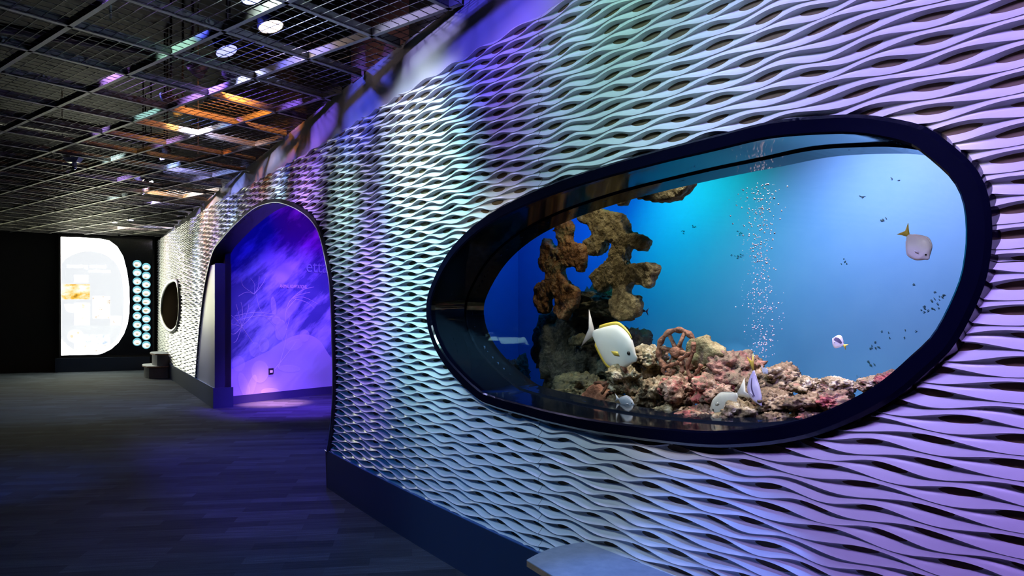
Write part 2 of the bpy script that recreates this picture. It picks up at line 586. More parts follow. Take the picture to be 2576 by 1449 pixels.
def wave_panel(s0, s1, z0, zhi, nv, dsf, parent):
    S = [s0]
    while S[-1] < s1:
        s = S[-1]
        Y = max(0.9, wpos(s, 0)[1])
        dl = 1.177 * Y * Y / (2.175 * F)
        S.append(s + min(max(0.0042, dsf * dl), float(half_wave(s)) / 8))
    S[-1] = s1
    S = np.array(S)
    nc = len(S)
    topf = np.array([ztop(s) for s in S]) if zhi is None else np.full(nc, zhi)
    k0 = int(z0 / PITCH) - 1
    k1 = int(topf.max() / PITCH) + 2
    vs = np.linspace(0, 1, nv)
    vs = np.array(list(np.linspace(0, 0.80, nv - 3)) + [0.87, 0.93, 0.985, 1.0])
    nv = len(vs)
    pr = profile(vs)
    rows_z, rows_d = [], []
    for k in range(k0, k1):
        a = ridge(k, S); b = ridge(k + 1, S)
        g = np.maximum(b - a, 0.002)
        D = 0.0375 * (1 - np.exp(-(g / 0.043) ** 2.0))
        for v, p in zip(vs, pr):
            rows_z.append(a + g * v); rows_d.append(D * p + 0.004 * (1 - g / 0.07) * (1 - v) * 0)
    Z = np.array(rows_z); Dp = np.array(rows_d)
    nr = Z.shape[0]
    Zc = np.clip(Z, z0, topf[None, :])
    off = np.maximum(S, 0) ** 2 / (2 * RAD)
    Sx = np.broadcast_to(S, Z.shape)
    off = off[None, :] + Dp
    X = P0[0] + Sx * TD[0] + off * ND[0]
    Yw = P0[1] + Sx * TD[1] + off * ND[1]
    co = np.stack([X, Yw, Zc], -1).reshape(-1, 3)
    r = np.arange(nr - 1); r = r[(r % nv) != nv - 1]
    c = np.arange(nc - 1)
    RR, CC = np.meshgrid(r, c, indexing='ij')
    q = np.stack([RR * nc + CC, RR * nc + CC + 1, (RR + 1) * nc + CC + 1, (RR + 1) * nc + CC], -1).reshape(-1, 4)
    zz = Zc.reshape(-1)
    keep = (np.abs(zz[q[:, 3]] - zz[q[:, 0]]) + np.abs(zz[q[:, 2]] - zz[q[:, 1]])) > 1e-6
    q = q[keep]
    hole = np.zeros(co.shape[0], bool)
    sf = Sx.reshape(-1)
    for poly in (grow(OUTER, -0.02), ARCH_POLY, grow(PORT, -0.005)):
        P = np.array(poly)
        if P[:, 0].max() > s0 and P[:, 0].min() < s1:
            hole |= inside([tuple(p) for p in poly], sf, zz)
    q = q[~(hole[q].all(1))]
    used = np.zeros(co.shape[0], bool); used[q.ravel()] = True
    idx = np.cumsum(used) - 1
    co = co[used]; q = idx[q]
    me = bpy.data.meshes.new('wave_panel')
    me.vertices.add(len(co)); me.vertices.foreach_set('co', co.ravel())
    me.loops.add(q.size); me.loops.foreach_set('vertex_index', q.ravel().astype(np.int32))
    me.polygons.add(len(q)); me.polygons.foreach_set('loop_start', (np.arange(len(q)) * 4).astype(np.int32))
    me.polygons.foreach_set('loop_total', np.full(len(q), 4, np.int32))
    me.update(calc_edges=True)
    me.polygons.foreach_set('use_smooth', [True] * len(q))
    me.materials.append(M_WAVE)
    return link('wave_panel', me, parent)


def wall_strip(name, ss, z0f, z1f, d0f, d1f, m, parent=None, thick=0.0, poly_cut=None):
    """a sheet following the feature wall between two heights; thick > 0 gives it a depth into the wall"""
    v, f = [], []
    for s in ss:
        z0, z1, d0, d1 = z0f(s), z1f(s), d0f(s), d1f(s)
        v += [wpos(s, z0, d0), wpos(s, z1, d1)]
        if thick: v += [wpos(s, z1, d1 + thick), wpos(s, z0, d0 + thick)]
    k = 4 if thick else 2
    for i in range(len(ss) - 1):
        a, b = i * k, (i + 1) * k
        if thick:
            for j in range(4):
                f.append((a + j, b + j, b + (j + 1) % 4, a + (j + 1) % 4))
        else:
            f.append((a, b, b + 1, a + 1))
    if thick:
        f += [(3, 2, 1, 0), tuple((len(ss) - 1) * 4 + j for j in range(4))]
    o = mesh_obj(name, v, f, m, parent)
    if thick:
        bm = bmesh.new(); bm.from_mesh(o.data); bmesh.ops.recalc_face_normals(bm, faces=bm.faces[:]); bm.to_mesh(o.data); bm.free()
    return o


wall_right = bpy.data.objects.new('wall_right', None)
COL.objects.link(wall_right)
wall_right['kind'] = 'structure'
ZS = 1.63
seams = [s_far, -6.86, -4.38, -1.90, 0.60, 3.09, 5.57, 6.9]
for a, b in zip(seams[:-1], seams[1:]):
    nv = 7 if b <= -1.8 else 10
    dsf = 1.6 if b <= -1.8 else 2.2
    wave_panel(a + 0.0015, b - 0.0015, KICK - 0.01, ZS - 0.0015, nv, dsf, wall_right)
    wave_panel(a + 0.0015, b - 0.0015, ZS + 0.0015, None, nv, dsf, wall_right)


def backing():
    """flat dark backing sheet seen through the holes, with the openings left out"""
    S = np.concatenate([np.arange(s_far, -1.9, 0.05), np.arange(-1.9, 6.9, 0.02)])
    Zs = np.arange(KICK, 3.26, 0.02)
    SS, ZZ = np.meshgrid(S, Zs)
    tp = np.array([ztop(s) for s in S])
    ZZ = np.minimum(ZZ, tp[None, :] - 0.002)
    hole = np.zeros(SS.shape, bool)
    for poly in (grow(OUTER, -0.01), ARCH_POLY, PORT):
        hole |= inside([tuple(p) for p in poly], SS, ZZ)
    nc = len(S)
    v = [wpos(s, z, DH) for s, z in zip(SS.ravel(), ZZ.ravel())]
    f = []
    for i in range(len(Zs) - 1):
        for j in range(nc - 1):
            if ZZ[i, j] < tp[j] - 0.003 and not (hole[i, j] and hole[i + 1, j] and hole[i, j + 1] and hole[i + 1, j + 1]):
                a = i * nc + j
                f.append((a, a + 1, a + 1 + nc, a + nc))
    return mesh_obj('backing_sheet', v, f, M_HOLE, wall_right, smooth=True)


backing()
ss_all = list(np.linspace(s_far - 0.3, 6.9, 120))
wall_strip('upper_band', ss_all, lambda s: ztop(s) - 0.02, lambda s: CEIL + 0.04, lambda s: 0.06, lambda s: 0.12, M_BAND, wall_right)
# black strip painted in for the gap's shadow behind the relief top
wall_strip('gap_shadow_strip', ss_all, lambda s: ztop(s) - 0.004, lambda s: ztop(s) - 0.004, lambda s: 0.03, lambda s: 0.075, M_BLACK, wall_right)
# wall core: solid dark body behind the relief on both sides of the window, keeps the light in the rooms
for a, b in ((s_far - 0.3, s_pillar), (aR - 0.02, OUTER[:, 0].min() - 0.05)):
    wall_strip('wall_core', list(np.linspace(a, b, 30)), lambda s: 0.0, lambda s: 5.2, lambda s: 0.16, lambda s: 0.16, M_BLACK, wall_right, thick=0.08)
wall_strip('wall_core', list(np.linspace(s_pillar, aR - 0.02, 20)), lambda s: 3.05, lambda s: 5.2, lambda s: 0.16, lambda s: 0.16, M_BLACK, wall_right, thick=0.08)
wall_strip('wall_core', list(np.linspace(OUTER[:, 0].min() - 0.05, 6.9, 30)), lambda s: 3.0, lambda s: 5.2, lambda s: 0.16, lambda s: 0.16, M_BLACK, wall_right, thick=0.08)

# kick board
for nm, a, b in (('baseboard_right', aR + 0.035, 6.9), ('baseboard_right', s_far, s_pillar)):
    o = wall_strip(nm, list(np.linspace(a, b, 40)), lambda s: 0.0, lambda s: KICK, lambda s: -0.012, lambda s: -0.012, M_KICK, None, thick=0.23)
    o['kind'] = 'structure'
    # thin pale arris along the top of the board
    e = wall_strip('edge_bead', list(np.linspace(a, b, 40)), lambda s: KICK, lambda s: KICK + 0.004, lambda s: -0.012, lambda s: -0.012, mat('blue painted arris', (0.05, 0.12, 0.30), rough=0.4), o, thick=0.02)

# ------------------------------------------------------------------ archway
def ring_mesh(name, A, B, da, db, m, parent=None, closed=True, smooth=False):
    n = len(A)
    v = [wpos(p[0], p[1], da) for p in A] + [wpos(p[0], p[1], db) for p in B]
    f = [(i, (i + 1) % n, n + (i + 1) % n, n + i) for i in range(n if closed else n - 1)]
    return mesh_obj(name, v, f, m, parent, smooth)


arch = bpy.data.objects.new('door_1', None)
COL.objects.link(arch)
arch['kind'] = 'structure'
A2 = [tuple(p) for p in ARCH]
A2 = [(aL, 0.0)] + A2 + [(aR + 0.03, 0.0)]
A2 = np.array(A2)


def grow_open(P, amt):
    t = np.gradient(P, axis=0)
    t /= np.hypot(t[:, 0], t[:, 1])[:, None]
    return P + np.stack([-t[:, 1], t[:, 0]], 1) * amt


AO = grow_open(A2, 0.028)
AI = grow_open(A2, -0.012)
for pts in (AO, AI):
    pts[0, 1] = pts[-1, 1] = 0.0
v = []
for P, d in ((AO, 0.03), (AO, -0.012), (AI, -0.012), (AI, 0.24)):
    v += [wpos(p[0], p[1], d) for p in P]
n = len(AO)
mesh_obj('arch_rim', v[:3 * n], [(i + k * n, i + 1 + k * n, i + 1 + (k + 1) * n, i + (k + 1) * n) for k in range(2) for i in range(n - 1)], M_RIM, arch)
mesh_obj('arch_soffit', [wpos(p[0], p[1], d) for d in (-0.012, 0.25) for p in AI], [(i, i + 1, i + 1 + n, i + n) for i in range(n - 1)], M_NAVY, arch, smooth=True)
bm = bmesh.new()
add_tube(bm, [wpos(p[0], p[1], -0.014) for p in AI[1:-1]], 0.004, 6)
bm_obj('edge_bead', bm, M_EDGE, arch, smooth=True)
# left pillar inside the arch (flush grey panel, navy return, base)
sA = aL - 0.01
zp = 2.216
pts = [p for p in ARCH if p[1] <= zp and p[0] < s_pillar]
v = [wpos(p[0] - 0.01, p[1], 0.012) for p in pts] + [wpos(s_pillar, p[1], 0.012) for p in pts]
k = len(pts)
mesh_obj('jamb_panel', v, [(i, i + 1, i + 1 + k, i + k) for i in range(k - 1)], M_JAMB, arch)
v = [wpos(s_pillar, z, d) for z in (KICK, zp) for d in (0.012, 0.25)]
mesh_obj('jamb_return', v, [(0, 1, 3, 2)], M_NAVY, arch)
v = [wpos(s, zp, d) for s in (pts[-1][0] - 0.1, s_pillar) for d in (0.012, 0.25)]
mesh_obj('jamb_cap', v, [(0, 1, 3, 2)], M_BLACK, arch)
o = wall_strip('baseboard_arch', [s_pillar, s_pillar + 0.012], lambda s: 0, lambda s: KICK + 0.0, lambda s: -0.012, lambda s: -0.012, M_KICK, None, thick=0.29)
o['kind'] = 'structure'

# ------------------------------------------------------------------ mural room behind the arch
MA = np.array([-4.46, 11.31]); MDV = np.array([1.23, 1.52]); MDV = MDV / np.hypot(*MDV); MN = np.array([MDV[1], -MDV[0]])


def mpos(t, z, out=0.0):
    p = MA + t * MDV + out * MN
    return Vector((p[0], p[1], z))


def mhit(px, py, out=0.0):
    r = (px - CX) / F
    o = MA + out * MN
    t = (r * o[1] - o[0]) / (MDV[0] - r * MDV[1])
    Y = o[1] + t * MDV[1]
    return t, H + (HY - py) / F * Y


def mural():
    m, nt, b = nodes_of('mural print of blue sea shapes')
    L = nt.links
    tc = nt.nodes.new('ShaderNodeTexCoord')
    mp = nt.nodes.new('ShaderNodeMapping')
    mp.inputs['Rotation'].default_value = (0, 0, math.radians(-51))
    L.new(tc.outputs['Object'], mp.inputs['Vector'])
    mp2 = nt.nodes.new('ShaderNodeMapping'); mp2.inputs['Scale'].default_value = (0.8, 1, 3.0)
    mpr = nt.nodes.new('ShaderNodeMapping'); mpr.inputs['Rotation'].default_value = (0, math.radians(42), 0)
    L.new(mp.outputs['Vector'], mpr.inputs['Vector'])
    L.new(mpr.outputs['Vector'], mp2.inputs['Vector'])
    n = nt.nodes.new('ShaderNodeTexNoise'); n.inputs['Scale'].default_value = 1.1; n.inputs['Detail'].default_value = 6; n.inputs['Roughness'].default_value = 0.6
    L.new(mp2.outputs['Vector'], n.inputs['Vector'])
    cr = nt.nodes.new('ShaderNodeValToRGB')
    e = cr.color_ramp.elements
    e[0].position = 0.43; e[0].color = (0.07, 0.09, 0.30, 1)
    e[1].position = 0.58; e[1].color = (0.42, 0.46, 0.80, 1)
    L.new(n.outputs['Fac'], cr.inputs['Fac'])
    # scalloped pattern low down
    v = nt.nodes.new('ShaderNodeTexVoronoi'); v.inputs['Scale'].default_value = 3.4; v.feature = 'SMOOTH_F1'
    mp3 = nt.nodes.new('ShaderNodeMapping'); mp3.inputs['Scale'].default_value = (1, 1, 1.6)
    L.new(mp.outputs['Vector'], mp3.inputs['Vector']); L.new(mp3.outputs['Vector'], v.inputs['Vector'])
    r3 = nt.nodes.new('ShaderNodeValToRGB'); r3.color_ramp.elements[0].position = 0.25; r3.color_ramp.elements[1].position = 0.62
    r3.color_ramp.elements[0].color = (1, 1, 1, 1); r3.color_ramp.elements[1].color = (0.62, 0.66, 0.85, 1)
    L.new(v.outputs['Distance'], r3.inputs['Fac'])
    mx = nt.nodes.new('ShaderNodeMixRGB'); mx.blend_type = 'MULTIPLY'; mx.inputs['Fac'].default_value = 0.8
    L.new(cr.outputs['Color'], mx.inputs['Color1']); L.new(r3.outputs['Color'], mx.inputs['Color2'])
    L.new(mx.outputs['Color'], b.inputs['Base Color'])
    b.inputs['Roughness'].default_value = 0.6
    return m


M_MURAL = mural()


def mslab(name, t0, t1, z0, z1, o0, o1, m, parent=None, kind=None):
    v = [mpos(t, z, o) for z in (z0, z1) for (t, o) in ((t0, o0), (t1, o0), (t1, o1), (t0, o1))]
    f = [(0, 3, 2, 1), (4, 5, 6, 7), (0, 1, 5, 4), (1, 2, 6, 5), (2, 3, 7, 6), (3, 0, 4, 7)]
    o = mesh_obj(name, v, f, m, parent)
    bm = bmesh.new(); bm.from_mesh(o.data); bmesh.ops.recalc_face_normals(bm, faces=bm.faces[:]); bm.to_mesh(o.data); bm.free()
    if kind: o['kind'] = kind
    return o


wall_inner = mslab('wall_inner', -0.06, 6.5, 0, 4.4, -0.12, 0, M_MURAL, kind='structure')
mslab('baseboard_inner', -0.05, 6.5, 0, 0.13, 0, 0.02, mat('violet navy skirting', (0.03, 0.03, 0.09), rough=0.5), kind='structure')


def tint(name, col, amt):
    m, nt, b = nodes_of(name)
    b.inputs['Base Color'].default_value = (*col, 1)
    b.inputs['Roughness'].default_value = 0.6
    b.inputs['Alpha'].default_value = amt
    return m


M_T1 = tint('pale mural ink', (0.80, 0.80, 1.0), 0.50)
M_T2 = tint('faint mural ink', (0.85, 0.88, 1.0), 0.26)
M_T3 = tint('line mural ink', (0.9, 0.92, 1.0), 0.55)


def mflat(name, px, m, out):
    P = [mhit(x, y, out) for x, y in px]
    v = [mpos(t, z, out) for t, z in P]
    bm = bmesh.new()
    f = bm.faces.new([bm.verts.new(p) for p in v])
    bmesh.ops.triangulate(bm, faces=[f])
    return bm_obj(name, bm, m, wall_inner)


def mline(name, lines, m, out, wd=0.006):
    bm = bmesh.new()
    for px in lines:
        P = sampled(px, 16, closed=False) if len(px) > 2 else np.array(px, float)
        pts = [mpos(*mhit(x, y, out), out) for x, y in P]
        add_tube(bm, pts, wd, 4)
    for vv in bm.verts: pass
    return bm_obj(name, bm, m, wall_inner)


hill = list(sampled([(578, 930), (620, 925), (660, 895), (700, 865), (740, 845), (775, 842), (805, 858), (822, 885), (838, 905)], 40, closed=False))
mflat('mural_hill', [tuple(p) for p in hill] + [(845, 972), (575, 1000)], M_T1, 0.004)
ell = lambda cx, cy, rx, ry, a=0.0, n=24: [(cx + rx * math.cos(q) * math.cos(a) - ry * math.sin(q) * math.sin(a), cy + rx * math.cos(q) * math.sin(a) + ry * math.sin(q) * math.cos(a)) for q in [2 * math.pi * i / n for i in range(n)]]
for i, (cx, cy, rx, ry, a) in enumerate([(642, 880, 15, 19, 0), (664, 868, 13, 19, 0.2), (600, 915, 16, 20, 0), (654, 935, 22, 28, 0), (688, 770, 7, 24, -0.1), (695, 805, 11, 11, 0),
                                         (740, 868, 22, 13, -0.3), (728, 927, 28, 9, 0.05), (766, 845, 13, 16, 0), (614, 970, 12, 34, -0.3), (632, 975, 10, 34, 0.3), (680, 985, 24, 9, 0), (706, 830, 14, 26, 0.1)]):
    mflat('mural_shape', ell(cx, cy, rx, ry, a), M_T2, 0.006 + 0.0012 * i)
mline('mural_lines', [[(608, 822), (590, 800), (575, 790)], [(608, 822), (598, 780), (594, 765)], [(608, 822), (610, 780), (606, 760)], [(608, 822), (622, 785), (626, 765)], [(608, 822), (634, 795), (640, 780)],
                      [(608, 822), (590, 840), (578, 838)], [(608, 822), (596, 855), (588, 862)], [(608, 822), (618, 836), (638, 865)], [(608, 822), (580, 815), (572, 822)],
                      [(645, 740), (655, 780), (690, 820), (708, 850), (716, 870)], [(716, 870), (722, 830), (718, 790), (735, 750), (780, 735)], [(720, 830), (728, 800), (722, 780), (745, 752)],
                      [(716, 870), (708, 900), (700, 925)], [(690, 930), (715, 900), (745, 860)], [(640, 740), (620, 735), (600, 745)], [(640, 740), (640, 715), (630, 700)], [(640, 740), (660, 715), (668, 700)],
                      [(640, 740), (650, 720), (652, 695)], [(640, 740), (612, 720), (608, 700)], [(735, 750), (760, 730), (790, 722)], [(735, 750), (765, 748), (800, 765)], [(735, 750), (770, 760), (790, 775)],
                      [(590, 795), (640, 786), (690, 790)], [(596, 806), (650, 795), (700, 800)]], M_T3, 0.004, 0.004)


def text_on(name, body, pos_fn, size, m, parent, yaw, squeeze=1.0):
    cu = bpy.data.curves.new(name, 'FONT')
    cu.body = body; cu.size = size; cu.extrude = 0.001
    cu.materials.append(m)
    o = bpy.data.objects.new(name, cu)
    COL.objects.link(o)
    o.location = pos_fn
    o.rotation_euler = (math.pi / 2, 0, yaw)
    o.scale = (squeeze, 1, 1)
    bpy.context.view_layer.update()
    dg = bpy.context.evaluated_depsgraph_get()
    me = bpy.data.meshes.new_from_object(o.evaluated_get(dg))
    mw = o.matrix_world.copy()
    me.transform(mw)
    bpy.data.objects.remove(o)
    me.materials.clear(); me.materials.append(m)
    return link(name, me, parent)


myaw = math.atan2(MDV[1], MDV[0])
t0, z0 = mhit(768, 684)
text_on('mural_lettering', 'etta', mpos(t0, z0, 0.015), 0.31, tint('grey blue lettering', (0.35, 0.55, 0.70), 0.5), wall_inner, myaw, 0.95)
t0, z0 = mhit(702, 724)
t1, _ = mhit(778, 724)
text_on('mural_lettering', 'ANIMAL ADAPTATIONS', mpos(t0, z0, 0.015), 0.085, tint('lilac lettering', (0.9, 0.9, 1.0), 0.8), wall_inner, myaw, (t1 - t0) / 1.02)
# outlet
t0, z0 = mhit(681, 934)
outlet = empty('wall_outlet', mpos(t0, z0, 0.0), 'small black power outlet plate low on the purple mural wall', 'outlet')
mslab('outlet_plate', t0 - 0.045, t0 + 0.045, z0 - 0.045, z0 + 0.05, 0.004, 0.016, M_BLACK, outlet)
mslab('outlet_socket', t0 - 0.025, t0 + 0.025, z0 - 0.022, z0 + 0.018, 0.013, 0.02, M_WHITE, outlet)
# other enclosure of the inner room
slab('wall_inner_right', [(0.9, 16.5), (7.4, 16.5), (7.4, 16.7), (0.9, 16.7)], 0, 5.2, M_NAVY)
spot('mural_light', (-1.6, 9.2, 3.6), mpos(1.0, 2.4), (0.02, 0.01, 1.0), 420, 95, 0.8, 0.05)
spot('mural_light', (-1.9, 9.9, 3.6), mpos(1.25, 0.75), (0.33, 0.16, 1.0), 1000, 54, 1.0, 0.05)
spot('mural_light', (-1.7, 9.5, 3.6), mpos(1.45, 1.9), (0.36, 0.0, 1.0), 400, 34, 1.0, 0.05)
spot('mural_light', (-2.3, 10.6, 3.6), mpos(1.5, 3.3), (0.9, 0.0, 0.12), 60, 50, 0.9, 0.05)
spot('mural_light', mpos(0.55, 3.0, 0.7), mpos(0.50, 0, 0.45), (1.0, 0.40, 0.55), 3800, 24, 1.0, 0.05)
spot('mural_light', (-2.2, 9.4, 3.3), (-3.3, 10.9, 0), (0.20, 0.06, 1.0), 2600, 46, 1.0, 0.05)
spot('mural_light', (-2.2, 8.2, 3.3), (-2.6, 6.9, 0), (0.06, 0.04, 1.0), 420, 80, 0.9, 0.05)

# ------------------------------------------------------------------ aquarium
aq = empty('aquarium', wpos(float(cen[0]), 0.0, 0.6), 'large built-in aquarium behind the egg-shaped black framed window in the wave wall', 'aquarium')
n = len(OUTER)
OO = grow(OUTER, 0.006)
v = []
loops = [(OO, 0.05), (OO, -0.022), (grow(OUTER, -0.006), -0.036), (grow(OUTER, -0.048), -0.036), (INNER, -0.028), (INNER, 0.0)]
for P, d in loops: v += [wpos(p[0], p[1], d) for p in P]
f = [(i + k * n, (i + 1) % n + k * n, (i + 1) % n + (k + 1) * n, i + (k + 1) * n) for k in range(len(loops) - 1) for i in range(n)]
mesh_obj('window_frame', v, f, M_FRAME, aq)
I1 = grow(OUTER, -0.058)
v = []
for P, d in ((INNER, 0.0), (I1, 0.20), (I1, 0.206), (grow(OUTER, -0.075), 0.206)):
    v += [wpos(p[0], p[1], d) for p in P]
mesh_obj('window_reveal', v[:2 * n], [(i, (i + 1) % n, (i + 1) % n + n, i + n) for i in range(n)], M_REVEAL, aq, smooth=True)
IL = grow(OUTER, -0.066)
lip = []
for P, d in ((I1, 0.20), (grow(OUTER, -0.050), 0.205), (IL, 0.212), (GLASS, GD + 0.03)):
    lip += [wpos(p[0], p[1], d) for p in P]
mesh_obj('window_lip', lip, [(i + k * n, (i + 1) % n + k * n, (i + 1) % n + (k + 1) * n, i + (k + 1) * n) for k in range(3) for i in range(n)], M_REVEAL, aq)
# glazing
gm, gnt, gb = nodes_of('clear acrylic pane')
gnt.nodes.remove(gb)
tr = gnt.nodes.new('ShaderNodeBsdfTransparent'); tr.inputs[0].default_value = (0.97, 0.985, 0.99, 1)
gl = gnt.nodes.new('ShaderNodeBsdfGlossy'); gl.inputs['Roughness'].default_value = 0.0
lw = gnt.nodes.new('ShaderNodeFresnel'); lw.inputs['IOR'].default_value = 1.35
mxs = gnt.nodes.new('ShaderNodeMixShader')
gnt.links.new(lw.outputs[0], mxs.inputs[0]); gnt.links.new(tr.outputs[0], mxs.inputs[1]); gnt.links.new(gl.outputs[0], mxs.inputs[2])
gnt.links.new(mxs.outputs[0], gnt.nodes['Material Output'].inputs[0])
bm = bmesh.new()
GG = grow(OUTER, -0.074)
for d in (GD,):
    fc = bm.faces.new([bm.verts.new(wpos(p[0], p[1], d)) for p in GG])
    fc.normal_update()
    if fc.normal.dot(Vector((ND[0], ND[1], 0))) > 0: fc.normal_flip()
bmesh.ops.triangulate(bm, faces=bm.faces[:])
bm_obj('viewing_pane', bm, gm, aq, recalc=False)
# tank body
TS0, TS1 = aR + 0.5, OUTER[:, 0].max() + 1.3
TZ0, TZ1 = 0.80, 2.75
TD1 = 1.60
M_TANK = mat('blue tank wall', (0.10, 0.40, 0.85), rough=0.6, var=[(0.12, 0.44, 0.88)], scale=2.5)
M_TINNER = mat('dark blue tank skin', (0.02, 0.05, 0.13), rough=0.6)
SSx = list(np.linspace(TS0, TS1, 40))
wall_strip('tank_back', SSx, lambda s: TZ0, lambda s: TZ1, lambda s: TD1, lambda s: TD1, M_TANK, aq, thick=0.04)
for s_ in (TS0, TS1):
    v = [wpos(s_, z, d) for z in (TZ0, TZ1) for d in (0.16, TD1 + 0.04)]
    mesh_obj('tank_side', v, [(0, 1, 3, 2)], M_TANK, aq)
v = []
for s_ in SSx: v += [wpos(s_, TZ0, 0.16), wpos(s_, TZ0, TD1)]
mesh_obj('tank_bed', v, [(2 * i, 2 * i + 2, 2 * i + 3, 2 * i + 1) for i in range(len(SSx) - 1)], M_SAND, aq)
v = []
for s_ in SSx: v += [wpos(s_, TZ1, 0.16), wpos(s_, TZ1, TD1)]
mesh_obj('tank_lid', v, [(2 * i, 2 * i + 2, 2 * i + 3, 2 * i + 1) for i in range(len(SSx) - 1)], M_BLACK, aq)


def front_skin():
    """tank side of the wall around the window"""
    S = np.arange(TS0, TS1 + 0.02, 0.03); Zs = np.arange(TZ0, TZ1 + 0.02, 0.03)
    SS, ZZ = np.meshgrid(S, Zs)
    hole = inside([tuple(p) for p in grow(OUTER, -0.04)], SS, ZZ)
    nc = len(S)
    v = [wpos(s, z, GD - 0.05) for s, z in zip(SS.ravel(), ZZ.ravel())]
    f = [(i * nc + j, i * nc + j + 1, (i + 1) * nc + j + 1, (i + 1) * nc + j) for i in range(len(Zs) - 1) for j in range(nc - 1)
         if not (hole[i, j] and hole[i + 1, j] and hole[i, j + 1] and hole[i + 1, j + 1])]
    return mesh_obj('tank_front', v, f, M_TINNER, aq)


front_skin()


def tlight(s, z, d, s2, z2, d2, col, p, size, blend=0.8, rad=0.06):
    return spot('tank_light', wpos(s, z, d), wpos(s2, z2, d2), col, p, size, blend, rad)


sm = lambda px: wall_hit(px, 780, 1.7)[0]
tlight(sm(2350) - 0.1, TZ1 - 0.08, 0.75, sm(2350), 1.25, 1.6, (0.92, 0.58, 0.74), 135, 125, 1.0, 0.1)
tlight(sm(1750), TZ1 - 0.08, 0.80, sm(1800), 1.9, 1.6, (0.02, 0.72, 0.48), 72, 92, 1.0, 0.1)
tlight(sm(1600), TZ1 - 0.08, 0.80, sm(1650), 1.6, 1.6, (0.0, 0.26, 0.8), 38, 110, 1.0, 0.1)
tlight(1.5, TZ1 - 0.08, 1.0, 1.0, 1.4, 1.5, (0.01, 0.15, 0.72), 32, 130, 1.0, 0.1)
tlight(wall_hit(1700, 900, 0.5)[0], TZ1 - 0.08, 0.45, wall_hit(1650, 980, 0.6)[0], 1.1, 0.65, (1.0, 0.95, 0.82), 110, 50)
tlight(wall_hit(2050, 900, 0.5)[0], TZ1 - 0.08, 0.45, wall_hit(1980, 980, 0.6)[0], 1.1, 0.65, (1.0, 0.95, 0.88), 110, 50)
tlight(wall_hit(1500, 900, 0.5)[0], TZ1 - 0.08, 0.40, wall_hit(1450, 650, 0.75)[0], 1.5, 0.75, (1.0, 0.85, 0.6), 26, 55)

spot('tank_fill_light', wpos(2.9, 3.0, -2.3), wpos(2.7, 1.45, 0.4), (1.0, 0.97, 0.90), 130, 24, 0.7, 0.05)  # added fill spots, shone through the pane to brighten fish and rocks
spot('tank_fill_light', wpos(4.0, 3.0, -2.3), wpos(3.9, 1.25, 0.4), (1.0, 0.95, 0.92), 120, 22, 0.7, 0.05)
spot('tank_fill_light', wpos(5.2, 3.0, -2.3), wpos(4.7, 1.6, 0.4), (1.0, 0.92, 1.0), 110, 14, 0.7, 0.05)
# ---- rocks
def rock(label, mt, px, py, rx, ry, d, seed, depth=None, lump=0.32, group='reef rocks in the tank', fine=4):
    c = tank(px, py, d)
    Y = c[1]
    ax, az = rx * Y / F, ry * Y / F
    ay = depth if depth else min(ax, az) * 0.85
    bm = bmesh.new()
    bmesh.ops.create_icosphere(bm, subdivisions=fine + 1, radius=1.0)
    o1 = Vector((seed * 3.7, seed * 1.3, seed * 2.1))
    for vv in bm.verts:
        p = vv.co.normalized()
        k = 1 + lump * noise.noise(p * 1.3 + o1) * 1.3 + lump * 0.55 * noise.noise(p * 3.1 + o1) + 0.16 * noise.noise(p * 7 + o1) + 0.10 * noise.noise(p * 15 + o1)
        rr = noise.ridged_multi_fractal(p * 2.4 + o1, 1.0, 2.0, 4, 1.0, 2.0)
        k -= 0.05 * rr
        q = p * k
        vv.co = Vector((q.x * ax, q.y * ay, q.z * az))
    o = bm_obj('reef_rock', bm, mt, None, smooth=True)
    o.location = c
    o.rotation_euler = (0, 0, math.atan2(TD[1], TD[0]) * 0.6)
    return tagp(o, label, 'rock', group)


